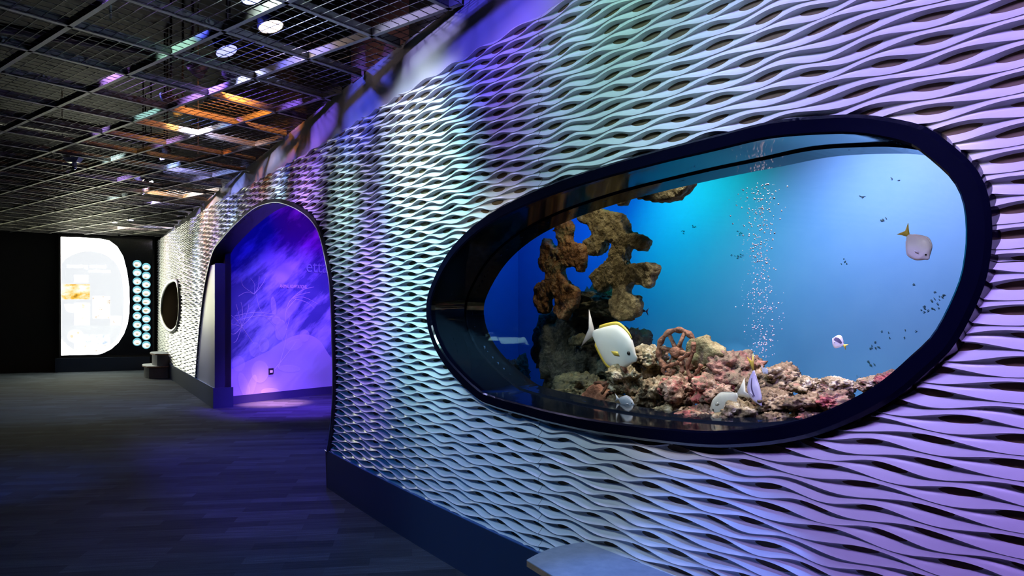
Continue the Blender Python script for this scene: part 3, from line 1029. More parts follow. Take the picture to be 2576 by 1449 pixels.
ROCKS = [
    ('tall dark rock column behind the large white fish', MR_DARK, 1460, 880, 105, 150, 1.05, 1, 0.28, 0.28),
    ('dark brown ledge rock joining the two hanging corals', MR_OLIVE, 1520, 765, 78, 38, 1.0, 2, 0.2, 0.3),
    ('olive rock slab sloping down behind the white fish', MR_DARK, 1575, 890, 62, 75, 0.95, 3, 0.2, 0.3),
    ('small dark rock alone at the far left of the tank', MR_DARK, 1300, 958, 26, 62, 0.9, 4, 0.15, 0.3),
    ('low olive rock behind the rusty basket', MR_OLIVE, 1470, 985, 66, 52, 0.62, 5, 0.2, 0.3),
    ('cream crusted rock directly right of the white fish head', MR_CREAM, 1640, 905, 44, 34, 0.62, 6, 0.16, 0.42),
    ('tan rock pile under the white fish, left of centre', MR_CREAM, 1595, 955, 52, 46, 0.55, 7, 0.18, 0.42),
    ('brown rock beneath the small grey fish', MR_TAN, 1570, 1025, 70, 32, 0.45, 8, 0.14, 0.4),
    ('pink topped rock below the iron wheel', MR_PINK, 1712, 985, 44, 40, 0.48, 9, 0.15, 0.36),
    ('mottled tan rock left of the pink topped rock', MR_TAN, 1655, 985, 42, 46, 0.56, 10, 0.16, 0.42),
    ('brown rock supporting the encrusted iron wheel', MR_TAN, 1745, 935, 52, 44, 0.72, 11, 0.18, 0.38),
    ('big dark red rock rising to a crest right of the iron wheel', MR_RED, 1840, 936, 80, 50, 0.72, 12, 0.2, 0.30),
    ('red crusted rock beside the pale yellow grey fish', MR_PINK, 1800, 985, 48, 38, 0.52, 13, 0.16, 0.4),
    ('smooth orange brown boulder right of the lilac fish', MR_TAN, 1958, 955, 56, 42, 0.70, 14, 0.2, 0.26),
    ('cream pitted rock below the pale yellow grey fish', MR_CREAM, 1860, 1042, 60, 34, 0.40, 15, 0.12, 0.4),
    ('tan rock under the tip of the lilac fish', MR_TAN, 1950, 1012, 44, 34, 0.48, 16, 0.14, 0.36),
    ('cream topped rock at the middle of the right pile', MR_CREAM, 2032, 972, 34, 26, 0.58, 17, 0.13, 0.36),
    ('whitish crusted rock with rounded top on the right', MR_CREAM, 2100, 974, 42, 28, 0.56, 18, 0.13, 0.36),
    ('pinkish brown rock low on the right of the pile', MR_TAN, 2030, 1015, 50, 30, 0.46, 19, 0.13, 0.36),
    ('pink streaked rock under the whitish rounded rock', MR_PINK, 2100, 1012, 46, 26, 0.44, 20, 0.12, 0.36),
    ('speckled rock at the right end of the reef', MR_CREAM, 2195, 968, 36, 22, 0.54, 21, 0.12, 0.34),
    ('reddish rock half hidden by the right frame', MR_PINK, 2250, 958, 42, 24, 0.52, 22, 0.12, 0.34),
    ('red and cream rubble rock near the bottom centre', MR_PINK, 1765, 1045, 50, 26, 0.40, 23, 0.11, 0.4),
    ('pale rubble rock below the mottled tan rock', MR_CREAM, 1690, 1040, 46, 24, 0.42, 24, 0.11, 0.4),
    ('brown rubble rock right of the cream pitted rock', MR_TAN, 1960, 1056, 48, 22, 0.38, 25, 0.11, 0.36),
    ('pink rubble rock at the bottom edge under the reef', MR_PINK, 2035, 1054, 40, 18, 0.38, 26, 0.1, 0.36),
    ('grey brown rubble rock at the lower left of the reef', MR_OLIVE, 1500, 1030, 48, 22, 0.46, 27, 0.12, 0.36),
    ('tan rock in the gap behind the lilac fish', MR_TAN, 1900, 985, 40, 34, 0.6, 28, 0.14, 0.36),
    ('dark purple stone behind the lilac fish tail', MR_DARK, 1890, 930, 26, 34, 0.80, 29, 0.1, 0.26),
]
for a in ROCKS:
    rock(a[0], a[1], a[2], a[3], a[4], a[5], a[6], a[7], a[8], a[9])

# ---- hanging coral skeletons: traced outlines, given real thickness and a rough surface
TEX = bpy.data.textures.new('rough', 'CLOUDS'); TEX.noise_scale = 0.05; TEX.noise_depth = 3


def coral(name, label, px, d, m, thick=0.07, holes=(), cat='coral', vox=0.011, disp=0.035):
    c = tank(sum(p[0] for p in px) / len(px), sum(p[1] for p in px) / len(px), d)
    fr = tuple(c)
    P = sampled(px, len(px) * 4)
    bm = bmesh.new()
    verts = []
    for x, y in P:
        s, z = wall_hit(x, y, d)
        verts.append(bm.verts.new(wpos(s, z, d) - c))
    fc = bm.faces.new(verts)
    es = fc.edges[:]
    res = bmesh.ops.triangulate(bm, faces=[fc])
    ex = bmesh.ops.extrude_face_region(bm, geom=bm.faces[:])
    nv = [g for g in ex['geom'] if isinstance(g, bmesh.types.BMVert)]
    off = Vector((ND[0], ND[1], 0)) * thick
    for g in nv: g.co += off
    o = bm_obj(name, bm, m, None)
    o.location = c
    rm = o.modifiers.new('remesh', 'REMESH'); rm.mode = 'VOXEL'; rm.voxel_size = vox; rm.use_smooth_shade = True
    sm_ = o.modifiers.new('smooth', 'SMOOTH'); sm_.iterations = 3
    dm = o.modifiers.new('rough', 'DISPLACE'); dm.texture = TEX; dm.strength = disp; dm.mid_level = 0.5; dm.texture_coords = 'LOCAL'
    return tagp(o, label, cat)


C1 = [(1396, 556), (1422, 554), (1428, 575), (1424, 598), (1440, 612), (1455, 610), (1461, 630), (1462, 660), (1452, 686), (1440, 670), (1425, 668), (1412, 670),
      (1405, 690), (1420, 712), (1440, 722), (1446, 745), (1440, 775), (1424, 785), (1412, 805), (1398, 800), (1390, 780), (1394, 755), (1385, 730), (1378, 745),
      (1372, 770), (1368, 790), (1352, 785), (1342, 760), (1340, 728), (1352, 712), (1366, 706), (1370, 685), (1354, 678), (1354, 640), (1360, 610), (1368, 596),
      (1376, 612), (1392, 630), (1400, 610), (1394, 585)]
C2 = [(1450, 545), (1490, 525), (1505, 522), (1520, 532), (1552, 536), (1560, 556), (1565, 580), (1590, 588), (1620, 600), (1622, 615), (1606, 632), (1590, 625),
      (1580, 615), (1568, 630), (1562, 655), (1580, 668), (1615, 662), (1640, 668), (1636, 695), (1622, 724), (1600, 715), (1586, 708), (1572, 722), (1570, 740),
      (1592, 745), (1598, 770), (1590, 795), (1570, 808), (1545, 800), (1528, 785), (1532, 760), (1540, 735), (1530, 715), (1510, 735), (1494, 732), (1484, 705),
      (1482, 690), (1500, 675), (1522, 655), (1534, 630), (1535, 610), (1520, 606), (1508, 615), (1506, 632), (1490, 644), (1470, 636), (1462, 615), (1475, 596), (1484, 590),
      (1480, 570), (1468, 558), (1452, 556)]
coral('hanging_coral', 'rust brown branching coral skeleton hanging at the left of the tank', C1, 0.72, MR_CORAL2, 0.06)
coral('hanging_coral', 'larger olive brown branching coral skeleton right of the rust brown one', C2, 0.78, MR_CORAL, 0.07)
coral('hanging_coral', 'olive coral lump hanging from the top edge of the window', [(1596, 492), (1610, 470), (1650, 455), (1700, 440), (1728, 450), (1716, 480), (1690, 500), (1650, 508), (1615, 502)], 0.70, MR_CORAL, 0.08)
coral('hanging_coral', 'tiny olive coral tip at the top edge left of the hanging lump', [(1545, 506), (1560, 496), (1578, 490), (1574, 508), (1558, 518)], 0.72, MR_CORAL, 0.04)
coral('reef_slab', 'narrow grey stone slab poking out behind the white fish tail', [(1428, 850), (1450, 842), (1480, 845), (1500, 852), (1470, 864), (1434, 870)], 0.80, MR_OLIVE, 0.05, cat='rock')

# ---- encrusted ironwork
def ipt(px, py, d): return tank(px, py, d)


wh = empty('wheel_ornament', tank(1712, 905, 0.6), 'rusty encrusted spoked iron wheel standing on the reef rocks', 'wheel')
dW = 0.60
rim = [ipt(1705 + 48 * math.cos(a), 884 + 54 * math.sin(a), dW + 0.03 * math.cos(a)) for a in [2 * math.pi * i / 40 for i in range(40)]]
bm = bmesh.new(); add_tube(bm, rim, [0.014 + 0.004 * math.sin(i * 1.7) for i in range(40)], 10, closed=True); bm_obj('rim', bm, MR_RUST, wh, True)
for a in (0.15, 1.1, 2.2, 3.35, 4.2, 5.1):
    bm = bmesh.new()
    add_tube(bm, [ipt(1703, 884, dW), ipt(1704 + 24 * math.cos(a), 884 + 27 * math.sin(a), dW), ipt(1705 + 47 * math.cos(a), 884 + 53 * math.sin(a), dW + 0.03 * math.cos(a))], [0.015, 0.010, 0.011], 9)
    bm_obj('spoke', bm, MR_RUST, wh, True)
bm = bmesh.new(); bmesh.ops.create_icosphere(bm, subdivisions=3, radius=0.034, matrix=Matrix.Translation(ipt(1702, 886, dW)))
for vv in bm.verts: vv.co += Vector((1, 1, 1)) * 0.012 * noise.noise(vv.co * 30)
bm_obj('hub', bm, MR_RUST, wh, True)
coral('encrusted_ornament', 'brown encrusted lump shaped like a long muzzle beside the iron wheel',
      [(1727, 859), (1742, 852), (1758, 846), (1768, 846), (1766, 856), (1784, 862), (1798, 874), (1812, 892), (1812, 901), (1798, 898), (1784, 892), (1780, 905), (1782, 918), (1750, 922), (1728, 900), (1720, 880)],
      0.56, MR_CORAL, 0.07, cat='ornament', disp=0.03)
fr_ = empty('iron_sculpture', tank(1735, 930, 0.5), 'rusty bent iron bars leaning against the rocks under the wheel', 'iron bars')
for pl in ([(1745, 860), (1742, 890), (1730, 915), (1732, 940), (1742, 950)], [(1742, 950), (1756, 932), (1764, 918)], [(1708, 905), (1728, 893), (1746, 882)],
           [(1668, 925), (1690, 918), (1706, 912)], [(1668, 925), (1672, 940), (1690, 942), (1696, 930)], [(1714, 912), (1716, 930), (1712, 950)]):
    bm = bmesh.new()
    P = sampled(pl, 12, closed=False)
    add_tube(bm, [ipt(x, y, 0.50) for x, y in P], [0.010 + 0.003 * math.sin(i * 1.3) for i in range(12)], 8)
    bm_obj('bar', bm, MR_RUST, fr_, True)
bk = empty('rusty_basket', tank(1500, 1000, 0.42), 'rusty open iron vessel with a curled handle at the lower left of the reef', 'iron vessel')
coral_px = [(1452, 1010), (1466, 985), (1486, 968), (1500, 964), (1506, 975), (1516, 984), (1530, 985), (1532, 1005), (1528, 1024), (1490, 1018)]
vo = coral('vessel_body', '', coral_px, 0.45, MR_RUST, 0.10, disp=0.02)
for kk in ('label', 'category'):
    if kk in vo: del vo[kk]
vo.parent = bk; vo.matrix_parent_inverse = world_of(bk).inverted()
for nm, pl, r_ in (('handle', [(1518, 968), (1540, 958), (1562, 945), (1572, 932), (1566, 922), (1548, 921), (1536, 932), (1546, 938)], 0.013),
                   ('strap', [(1496, 964), (1510, 962), (1526, 966), (1540, 970)], 0.009), ('strap', [(1514, 990), (1522, 978), (1530, 966)], 0.009)):
    bm = bmesh.new(); P = sampled(pl, 20, closed=False)
    add_tube(bm, [ipt(x, y, 0.42) for x, y in P], r_, 8); bm_obj(nm, bm, MR_RUST, bk, True)


# ---- fish
def fishmat(name, base, top=None, rough=0.35):
    return mat(name, base, rough=rough, var=[top] if top else None, scale=6, spec=0.5)


def fish(name, label, tail_px, head_px, d, hfrac, body_m, fin_m, tail_m, thick=0.22, fin_h=0.12, group=None, face=1, bend=0.0, dd=0.0, tailspan=0.42, stripe=None, tail_len=0.25):
    """body from tail root to snout; side view roughly parallel to the wall, dd turns the head nearer or farther"""
    A = tank(*tail_px, d + dd); B = tank(*head_px, d - dd)
    X = (B - A); Ltot = X.length; X.normalize()
    Nn = Vector((-ND[0], -ND[1], 0))
    Nn = (Nn - X * Nn.dot(X)).normalized()
    U = Nn.cross(X) * face
    root = empty(name, (A + B) / 2, label, 'fish', group)
    hh = Ltot * hfrac / 2
    ts = np.linspace(0, 1, 22)

    def hgt(t):
        return hh * (math.sin(math.pi * min(1, t * 0.93 + 0.035)) ** 0.62) * (0.55 + 0.45 * min(1, t * 2.2)) * (1 if t < 0.72 else max(0.12, 1 - ((t - 0.72) / 0.28) ** 2.3 * 0.80))

    def ctr(t):
        return A + X * Ltot * t + U * (bend * Ltot * math.sin(math.pi * t))
    rings = []
    bm = bmesh.new()
    for t in ts:
        h = max(hgt(t), hh * 0.10)
        w_ = h * thick * (1.0 if t < 0.8 else 1.25)
        rings.append([bm.verts.new(ctr(t) + U * h * math.cos(q) + Nn * w_ * math.sin(q)) for q in [2 * math.pi * i / 16 for i in range(16)]])
    for i in range(len(ts) - 1):
        for k in range(16):
            bm.faces.new((rings[i][k], rings[i][(k + 1) % 16], rings[i + 1][(k + 1) % 16], rings[i + 1][k]))
    bm.faces.new(rings[0]); bm.faces.new(rings[-1])
    bodyo = bm_obj('body', bm, body_m, root, True)

    def fin(nm, outline, m, th=0.0035):
        bm = bmesh.new()
        cp = sum(outline, Vector()) / len(outline)
        fr = [bm.verts.new(p + Nn * th * 0.3) for p in outline]
        bk_ = [bm.verts.new(p - Nn * th * 0.3) for p in outline]
        c1 = bm.verts.new(cp + Nn * th); c2 = bm.verts.new(cp - Nn * th)
        m_ = len(outline)
        for i in range(m_):
            j = (i + 1) % m_
            bm.faces.new((fr[i], fr[j], c1)); bm.faces.new((bk_[j], bk_[i], c2)); bm.faces.new((fr[i], bk_[i], bk_[j], fr[j]))
        bm_obj(nm, bm, m, root, True)
    # tail
    hs = Ltot * tailspan / 2
    r0 = ctr(0.02)
    fin('tail_fin', [r0 + U * hh * 0.12, r0 - X * Ltot * tail_len * 0.5 + U * hs * 0.55, r0 - X * Ltot * tail_len * 1.05 + U * hs, r0 - X * Ltot * tail_len * 0.62 + U * hs * 0.1,
                     r0 - X * Ltot * tail_len * 0.95 - U * hs, r0 - X * Ltot * tail_len * 0.45 - U * hs * 0.5, r0 - U * hh * 0.12], tail_m)
    tt = np.linspace(0.10, 0.80, 12)
    for sg, nm in ((1, 'dorsal_fin'), (-1, 'anal_fin')):
        a0 = 0.10 if sg > 0 else 0.10
        a1 = 0.80 if sg > 0 else 0.62
        tt = np.linspace(a0, a1, 12)
        lowp = [ctr(t) + U * sg * hgt(t) * 0.93 for t in tt]
        upp = [ctr(t) + U * sg * (hgt(t) + fin_h * hh * (0.35 + 0.65 * math.sin(math.pi * (1 - (t - a0) / (a1 - a0)) * 0.55 + 0.15))) for t in tt]
        bm = bmesh.new()
        rows = []
        for lo_, hi_ in zip(lowp, upp):
            rows.append([bm.verts.new(lo_ + Nn * 0.003), bm.verts.new(hi_ + Nn * 0.0008), bm.verts.new(hi_ - Nn * 0.0008), bm.verts.new(lo_ - Nn * 0.003)])
        for i in range(11):
            for k in range(4):
                bm.faces.new((rows[i][k], rows[i + 1][k], rows[i + 1][(k + 1) % 4], rows[i][(k + 1) % 4]))
        bm.faces.new(rows[0]); bm.faces.new(rows[-1][::-1])
        bm_obj(nm, bm, fin_m, root, True)
    # pectoral fin and eye
    pc = ctr(0.72) - U * hh * 0.18
    w_ = hgt(0.72) * thick
    base = pc + Nn * (w_ + 0.002)
    fin('pectoral_fin', [base, base - X * Ltot * 0.05 + U * hh * 0.14, base - X * Ltot * 0.16 + U * hh * 0.02 + Nn * 0.01, base - X * Ltot * 0.10 - U * hh * 0.12], fin_m, 0.002)
    ec = ctr(0.86) + U * hh * 0.14
    we = hgt(0.86) * thick * 1.25
    for sg in (1, -1):
        bm = bmesh.new()
        bmesh.ops.create_uvsphere(bm, u_segments=12, v_segments=8, radius=Ltot * 0.028, matrix=Matrix.Translation(ec + Nn * sg * we * 0.9))
        bm_obj('eye', bm, M_BLACK, bodyo, True)
    if stripe:
        tA, tB, ofs, wd = stripe[:4]
        bm = bmesh.new(); prev = None
        for t in np.linspace(tA, tB, 10):
            c0 = ctr(t); h = hgt(t); wq = h * thick
            row = []
            for q in (ofs - wd, ofs, ofs + wd):
                aa = max(-0.98, min(0.98, q)); row.append(bm.verts.new(c0 + U * h * aa + Nn * (wq * math.sqrt(1 - aa * aa) + 0.0015)))
            if prev:
                for k in range(2): bm.faces.new((prev[k], prev[k + 1], row[k + 1], row[k]))
            prev = row
        bm_obj('stripe', bm, stripe[4], bodyo, True)
    return root


F_WHITE = fishmat('pearl white fish skin', (0.80, 0.78, 0.70), (0.86, 0.86, 0.84))
F_YEL = fishmat('yellow fin', (0.72, 0.52, 0.06), (0.80, 0.62, 0.12))
F_PALE = fishmat('pale pinkish fin', (0.72, 0.64, 0.60))
F_GREY = fishmat('pale olive grey fish skin', (0.50, 0.53, 0.42), (0.70, 0.72, 0.62))
F_LIL = fishmat('lilac white fish skin', (0.58, 0.50, 0.86), (0.82, 0.80, 0.95))
F_PINKW = fishmat('pinkish white fish skin', (0.74, 0.66, 0.86), (0.90, 0.86, 0.92))
F_DARK = fishmat('dark fish stripe', (0.10, 0.08, 0.18))
F_BLUE = fishmat('blue grey fish skin', (0.45, 0.50, 0.62), (0.70, 0.74, 0.80))
fish('white_fish', 'large white fish with yellow edged fins swimming down right', (1492, 838), (1602, 905), 0.42, 0.66, F_WHITE, F_YEL, F_PALE, 0.24, 0.16, tailspan=0.62, tail_len=0.22)
fish('grey_fish', 'pale yellow grey fish facing left above the cream rocks', (1856, 992), (1786, 1030), 0.36, 0.60, F_GREY, F_GREY, F_GREY, 0.3, 0.06, face=1, bend=0.05, tailspan=0.58, tail_len=0.42)
fish('lilac_fish', 'lilac and white fish with yellow tail pointing nose down', (1896, 932), (1916, 1022), 0.33, 0.42, F_LIL, F_LIL, F_YEL, 0.45, 0.06, bend=-0.14, tailspan=0.24, tail_len=0.46, stripe=(0.2, 0.7, 0.1, 0.10, F_DARK))
fish('round_fish', 'round pinkish white fish with yellow tail at the right of the tank', (2284, 592), (2336, 652), 0.42, 0.80, F_PINKW, F_PINKW, F_YEL, 0.35, 0.06, tailspan=0.50, tail_len=0.30)
fish('round_fish', 'small round white fish with dark band and yellow tail near the right rocks', (2122, 868), (2094, 852), 0.70, 1.05, F_PINKW, F_PINKW, F_YEL, 0.35, 0.06, tailspan=0.5, tail_len=0.34, stripe=(0.15, 0.85, 0.35, 0.3, F_DARK), face=-1)
fish('silver_fish', 'small silver grey fish just above the bottom edge left of centre', (1556, 1004), (1596, 1018), 0.36, 0.55, F_BLUE, F_BLUE, F_BLUE, 0.3, 0.06, tailspan=0.4)
fish('blue_fish', 'small blue grey fish resting by the orange brown boulder', (1918, 926), (1932, 940), 0.50, 0.8, F_BLUE, F_BLUE, F_BLUE, 0.3, 0.06, tailspan=0.4)
fish('dark_fish', 'thin dark fish in the blue water right of the olive coral', (1625, 783), (1598, 778), 0.95, 0.28, F_DARK, F_DARK, F_DARK, 0.3, 0.1, tailspan=0.5)

# ---- bubbles
bm = bmesh.new()
for i in range(620):
    t = R.random()
    y = 460 + 440 * t
    x = 1912 - 6 * math.sin(t * 6) + R.gauss(0, 16 + 12 * (0.5 + 0.5 * math.sin(t * 11)))
    r_ = R.choice((0.0014, 0.002, 0.003, 0.0038))
    bmesh.ops.create_icosphere(bm, subdivisions=1, radius=r_, matrix=Matrix.Translation(tank(x, y, R.uniform(0.42, 0.6))))
bub = bm_obj('air_bubbles', bm, mat('pale bubble', (0.55, 0.50, 0.66), rough=0.3), None, True)
tagp(bub, 'rising column of tiny pinkish air bubbles in the blue water', 'bubbles', kind='stuff')

# ---- algae specks on the back wall of the tank
bm = bmesh.new()
for cx_, cy_, n_, sp_ in ((2170, 495, 7, 5), (2220, 552, 6, 5), (1866, 585, 7, 5), (1715, 582, 4, 3), (1745, 572, 5, 4), (1855, 645, 8, 9), (2340, 775, 14, 18), (2372, 742, 6, 8),
                         (2188, 912, 9, 8), (2200, 872, 8, 10), (2296, 715, 3, 3), (2250, 450, 3, 8), (2120, 640, 4, 20), (2260, 830, 6, 20), (2160, 960, 5, 10)):
    for _ in range(n_):
        p = tank(cx_ + R.gauss(0, sp_), cy_ + R.gauss(0, sp_ * 0.7), TD1 - 0.004)
        m4 = Matrix.Translation(p) @ Matrix.Rotation(math.atan2(TD[1], TD[0]), 4, 'Z') @ Matrix.Rotation(R.uniform(-0.9, 0.9), 4, 'Y') @ Matrix.Diagonal((R.uniform(0.003, 0.009), 0.002, R.uniform(0.0015, 0.003), 1))
        bmesh.ops.create_icosphere(bm, subdivisions=1, radius=1.0, matrix=m4)
tagp(bm_obj('algae_specks', bm, mat('dark green algae', (0.03, 0.12, 0.16), rough=0.8)), 'small dark algae specks scattered on the blue back wall of the tank', 'algae', kind='stuff')

# ------------------------------------------------------------------ porthole on the far wave wall
ph = empty('porthole', wpos(float(PORT[:, 0].mean()), 1.5, 0), 'small tall oval porthole with steel rim in the far wave wall', 'porthole')
n = len(PORT)
lo = [(grow(PORT, 0.03), 0.03), (grow(PORT, 0.03), -0.02), (PORT, -0.03), (grow(PORT, -0.03), -0.02), (grow(PORT, -0.035), 0.01)]
v = []
for P, d in lo: v += [wpos(p[0], p[1], d) for p in P]
mesh_obj('rim', v, [(i + k * n, (i + 1) % n + k * n, (i + 1) % n + (k + 1) * n, i + (k + 1) * n) for k in range(4) for i in range(n)], mat('brushed pale steel', (0.55, 0.55, 0.50), rough=0.4, metal=0.5), ph, True)
pc = grow(PORT, -0.035); c0 = pc.mean(0)
v = []; f = []
for j, q in enumerate(np.linspace(1, 0.02, 9)):
    for p in pc:
        w_ = c0 + (p - c0) * q
        v.append(wpos(w_[0], w_[1], 0.01 + 0.13 * math.sqrt(max(0, 1 - q * q))))
f = [(i + k * n, (i + 1) % n + k * n, (i + 1) % n + (k + 1) * n, i + (k + 1) * n) for k in range(8) for i in range(n)]
mesh_obj('dark_bowl', v, f, mat('dark brown glossy bowl', (0.010, 0.007, 0.005), rough=0.6, spec=0.0), ph, True)

# ------------------------------------------------------------------ light box on the back wall
lb = empty('light_box', bpos(1.0, 0.33, 0), 'tall backlit display panel glowing white on the far back wall', 'light box')
tl, zt = bhit(153, 595); tr_, _ = bhit(388, 602)
zt = 3.28; zb = 0.385
M_PANEL = mat('dark gloss display panel', (0.012, 0.014, 0.022), rough=0.15, spec=0.6)
bslab('casing', tl - 0.04, tr_ + 0.0, zb - 0.05, CEIL - 0.01, -0.22, -0.003, M_BLACK, None, lb)
bslab('panel', tl, tr_ - 0.04, zb, zt, -0.003, 0.0, M_PANEL, None, lb)


def bflat(name, px, m, out, parent=lb):
    bm = bmesh.new()
    P = [bpos(*bhit(x, y, 0), out) for x, y in px]
    fc = bm.faces.new([bm.verts.new(p) for p in P])
    bmesh.ops.triangulate(bm, faces=[fc])
    return bm_obj(name, bm, m, parent)


E_HOT = emat('bright backlit white film', (1.0, 0.98, 0.92), 7.0)
E_GREY = emat('backlit pale grey film', (0.78, 0.83, 0.88), 0.95)
E_WHITE = emat('backlit white print', (1.0, 1.0, 1.0), 1.15)


def pic_mat(name, cols, scale, strength, stretch=(1, 1, 1)):
    m, nt, b = nodes_of(name)
    L = nt.links
    tc = nt.nodes.new('ShaderNodeTexCoord'); mp = nt.nodes.new('ShaderNodeMapping'); mp.inputs['Scale'].default_value = stretch
    n_ = nt.nodes.new('ShaderNodeTexNoise'); n_.inputs['Scale'].default_value = scale; n_.inputs['Detail'].default_value = 5; n_.inputs['Roughness'].default_value = 0.7
    cr = nt.nodes.new('ShaderNodeValToRGB'); e = cr.color_ramp.elements
    e[0].position = 0.30; e[0].color = (*cols[0], 1); e[1].position = 0.62; e[1].color = (*cols[-1], 1)
    for i, c in enumerate(cols[1:-1]):
        x = e.new(0.30 + 0.32 * (i + 1) / (len(cols) - 1)); x.color = (*c, 1)
    L.new(tc.outputs['Object'], mp.inputs['Vector']); L.new(mp.outputs['Vector'], n_.inputs['Vector']); L.new(n_.outputs['Fac'], cr.inputs['Fac'])
    L.new(cr.outputs['Color'], b.inputs['Emission Color']); b.inputs['Emission Strength'].default_value = strength
    b.inputs['Base Color'].default_value = (0.1, 0.1, 0.1, 1)
    return m


big = [(153, 596), (200, 597), (250, 600), (275, 605), (295, 620), (310, 645), (319, 680), (325, 720), (326, 760), (325, 790), (321, 815), (312, 840), (298, 862), (280, 878), (258, 889), (245, 892), (154, 894)]
bflat('backlit_window', big, E_HOT, 0.004)
ov = sampled([(154, 668), (164, 652), (190, 638), (220, 632), (255, 637), (285, 655), (303, 685), (310, 725), (312, 770), (308, 815), (296, 850), (270, 872), (235, 884), (205, 886), (180, 876), (163, 862), (154, 852)], 60, closed=False)
bflat('grey_oval', [tuple(p) for p in ov], emat('backlit pale grey oval', (0.83, 0.86, 0.90), 1.0), 0.008)
for nm, px, m in (
    ('photo_print', [(154, 715), (226, 715), (226, 753), (154, 753)], pic_mat('golden fur photograph', [(0.25, 0.12, 0.01), (1.0, 0.55, 0.05), (1.0, 0.85, 0.55), (1, 1, 0.95)], 2.6, 1.1, (1, 1, 2))),
    ('photo_print', [(187, 762), (226, 762), (226, 818), (187, 818)], pic_mat('pale tan photograph', [(0.75, 0.5, 0.2), (1, 0.9, 0.75), (1, 1, 1), (1, 1, 1)], 3, 1.15)),
    ('photo_print', [(233, 745), (277, 745), (277, 801), (233, 801)], pic_mat('speckled brown photograph', [(0.45, 0.30, 0.15), (1, 0.95, 0.9), (1, 1, 1), (1, 1, 1)], 7, 1.2)),
    ('photo_print', [(278, 795), (305, 795), (305, 818), (278, 818)], pic_mat('small dark marked photograph', [(0.35, 0.2, 0.08), (1, 0.97, 0.92), (1, 1, 1), (1, 1, 1)], 9, 1.2)),
    ('photo_print', [(187, 842), (277, 842), (277, 866), (187, 866)], pic_mat('blue speckled photograph', [(0.55, 0.68, 0.85), (0.65, 0.76, 0.9), (1, 1, 1), (1, 1, 1)], 8, 1.1)),
    ('photo_print', [(187, 866), (277, 866), (277, 878), (255, 882), (215, 886), (187, 880)], pic_mat('brown gravel photograph', [(0.3, 0.2, 0.1), (1, 0.92, 0.8), (1, 1, 1), (1, 1, 1)], 9, 1.15)),
    ('photo_print', [(162, 765), (185, 765), (185, 786), (172, 785), (164, 775)], E_WHITE),
):
    bflat(nm, px, m, 0.012)
bflat('photo_print', ell(190, 846, 20, 16), E_WHITE, 0.014)
for x, y, r_ in ((181, 846, 4), (197, 837, 3)):
    bflat('photo_mark', ell(x, y, r_, r_), emat('tan mark', (1.0, 0.82, 0.6), 1.0), 0.016)
byaw = math.atan2(BD[1], BD[0])
for body, x, y, sz, x2 in (('amazing animal', 168, 673, 0.14, 252), ('architects', 223, 685, 0.12, 276)):
    t0, z0 = bhit(x, y); t1, _ = bhit(x2, y)
    o = text_on('panel_lettering', body, bpos(t0, z0, 0.014), sz, E_WHITE, lb, byaw)
for i in range(5):
    bflat('text_line', [(187, 692 + i * 4), (222, 692 + i * 4), (222, 694 + i * 4), (187, 694 + i * 4)], E_WHITE, 0.013)
area('panel_glow', bpos(0.85, 1.8, 0.15), bpos(0.85, 1.2, 3), (0.95, 0.98, 0.68), 150, 1.3, 2.2)

# round backlit discs
def disc(i, j, px, py):
    rowname = ['topmost', 'second', 'third', 'fourth', 'fifth', 'sixth', 'seventh', 'eighth', 'ninth', 'lowest'][i]
    side = ['left', 'right'][j]
    tt, z = bhit(px, py)
    r_ = 0.098
    o = empty('round_picture', bpos(tt, z, 0), f'round backlit picture disc, {rowname} of the {side} column right of the glowing panel', 'picture', 'round backlit pictures in two columns')
    bm = bmesh.new()
    q = [bm.verts.new(bpos(tt + r_ * math.cos(a), z + r_ * math.sin(a), 0.006)) for a in [2 * math.pi * k / 24 for k in range(24)]]
    bm.faces.new(q)
    q2 = [bm.verts.new(bpos(tt + r_ * math.cos(a), z + r_ * math.sin(a), 0.001)) for a in [2 * math.pi * k / 24 for k in range(24)]]
    for k in range(24): bm.faces.new((q[k], q2[k], q2[(k + 1) % 24], q[(k + 1) % 24]))
    skp = bm_obj('sky_print', bm, E_DBLUE, o)
    bm = bmesh.new()
    cy = -0.012
    sq = [(0.080 * math.cos(a), cy + 0.062 * math.sin(a)) for a in [2 * math.pi * k / 20 for k in range(20)]]
    bm.faces.new([bm.verts.new(bpos(tt + a, z + b_, 0.008)) for a, b_ in sq])
    bm_obj('white_print', bm, E_DWH, skp)
    bm = bmesh.new()
    ox, oy, rx, ry = R.uniform(-0.02, 0.03), -0.03 + R.uniform(-0.015, 0.02), R.uniform(0.02, 0.05), R.uniform(0.01, 0.025)
    bm.faces.new([bm.verts.new(bpos(tt + ox + rx * math.cos(a) * (1 + 0.3 * math.sin(3 * a)), z + oy + ry * math.sin(a), 0.010)) for a in [2 * math.pi * k / 14 for k in range(14)]])
    bm_obj('animal_print', bm, E_DTAN, skp)


E_DBLUE = emat('backlit teal print', (0.22, 0.60, 0.70), 0.9)
E_DWH = emat('backlit white disc print', (1.0, 0.98, 0.94), 1.0)
E_DTAN = emat('backlit tan animal print', (0.62, 0.48, 0.30), 0.8)
for i in range(10):
    disc(i, 0, 345, 664 + i * 21.8)
    disc(i, 1, 368, 671.5 + i * 21.8)

# ------------------------------------------------------------------ open ceiling grid
UA = np.array([-0.785, 0.620]); UB = np.array([0.620, 0.785])
PA = [1.842 + 0.662 * k for k in range(-8, 14)]       # lines along UA, offset along UB
QB = [3.70 + 0.7077 * j for j in range(-9, 24)]       # lines along UB, offset along UA


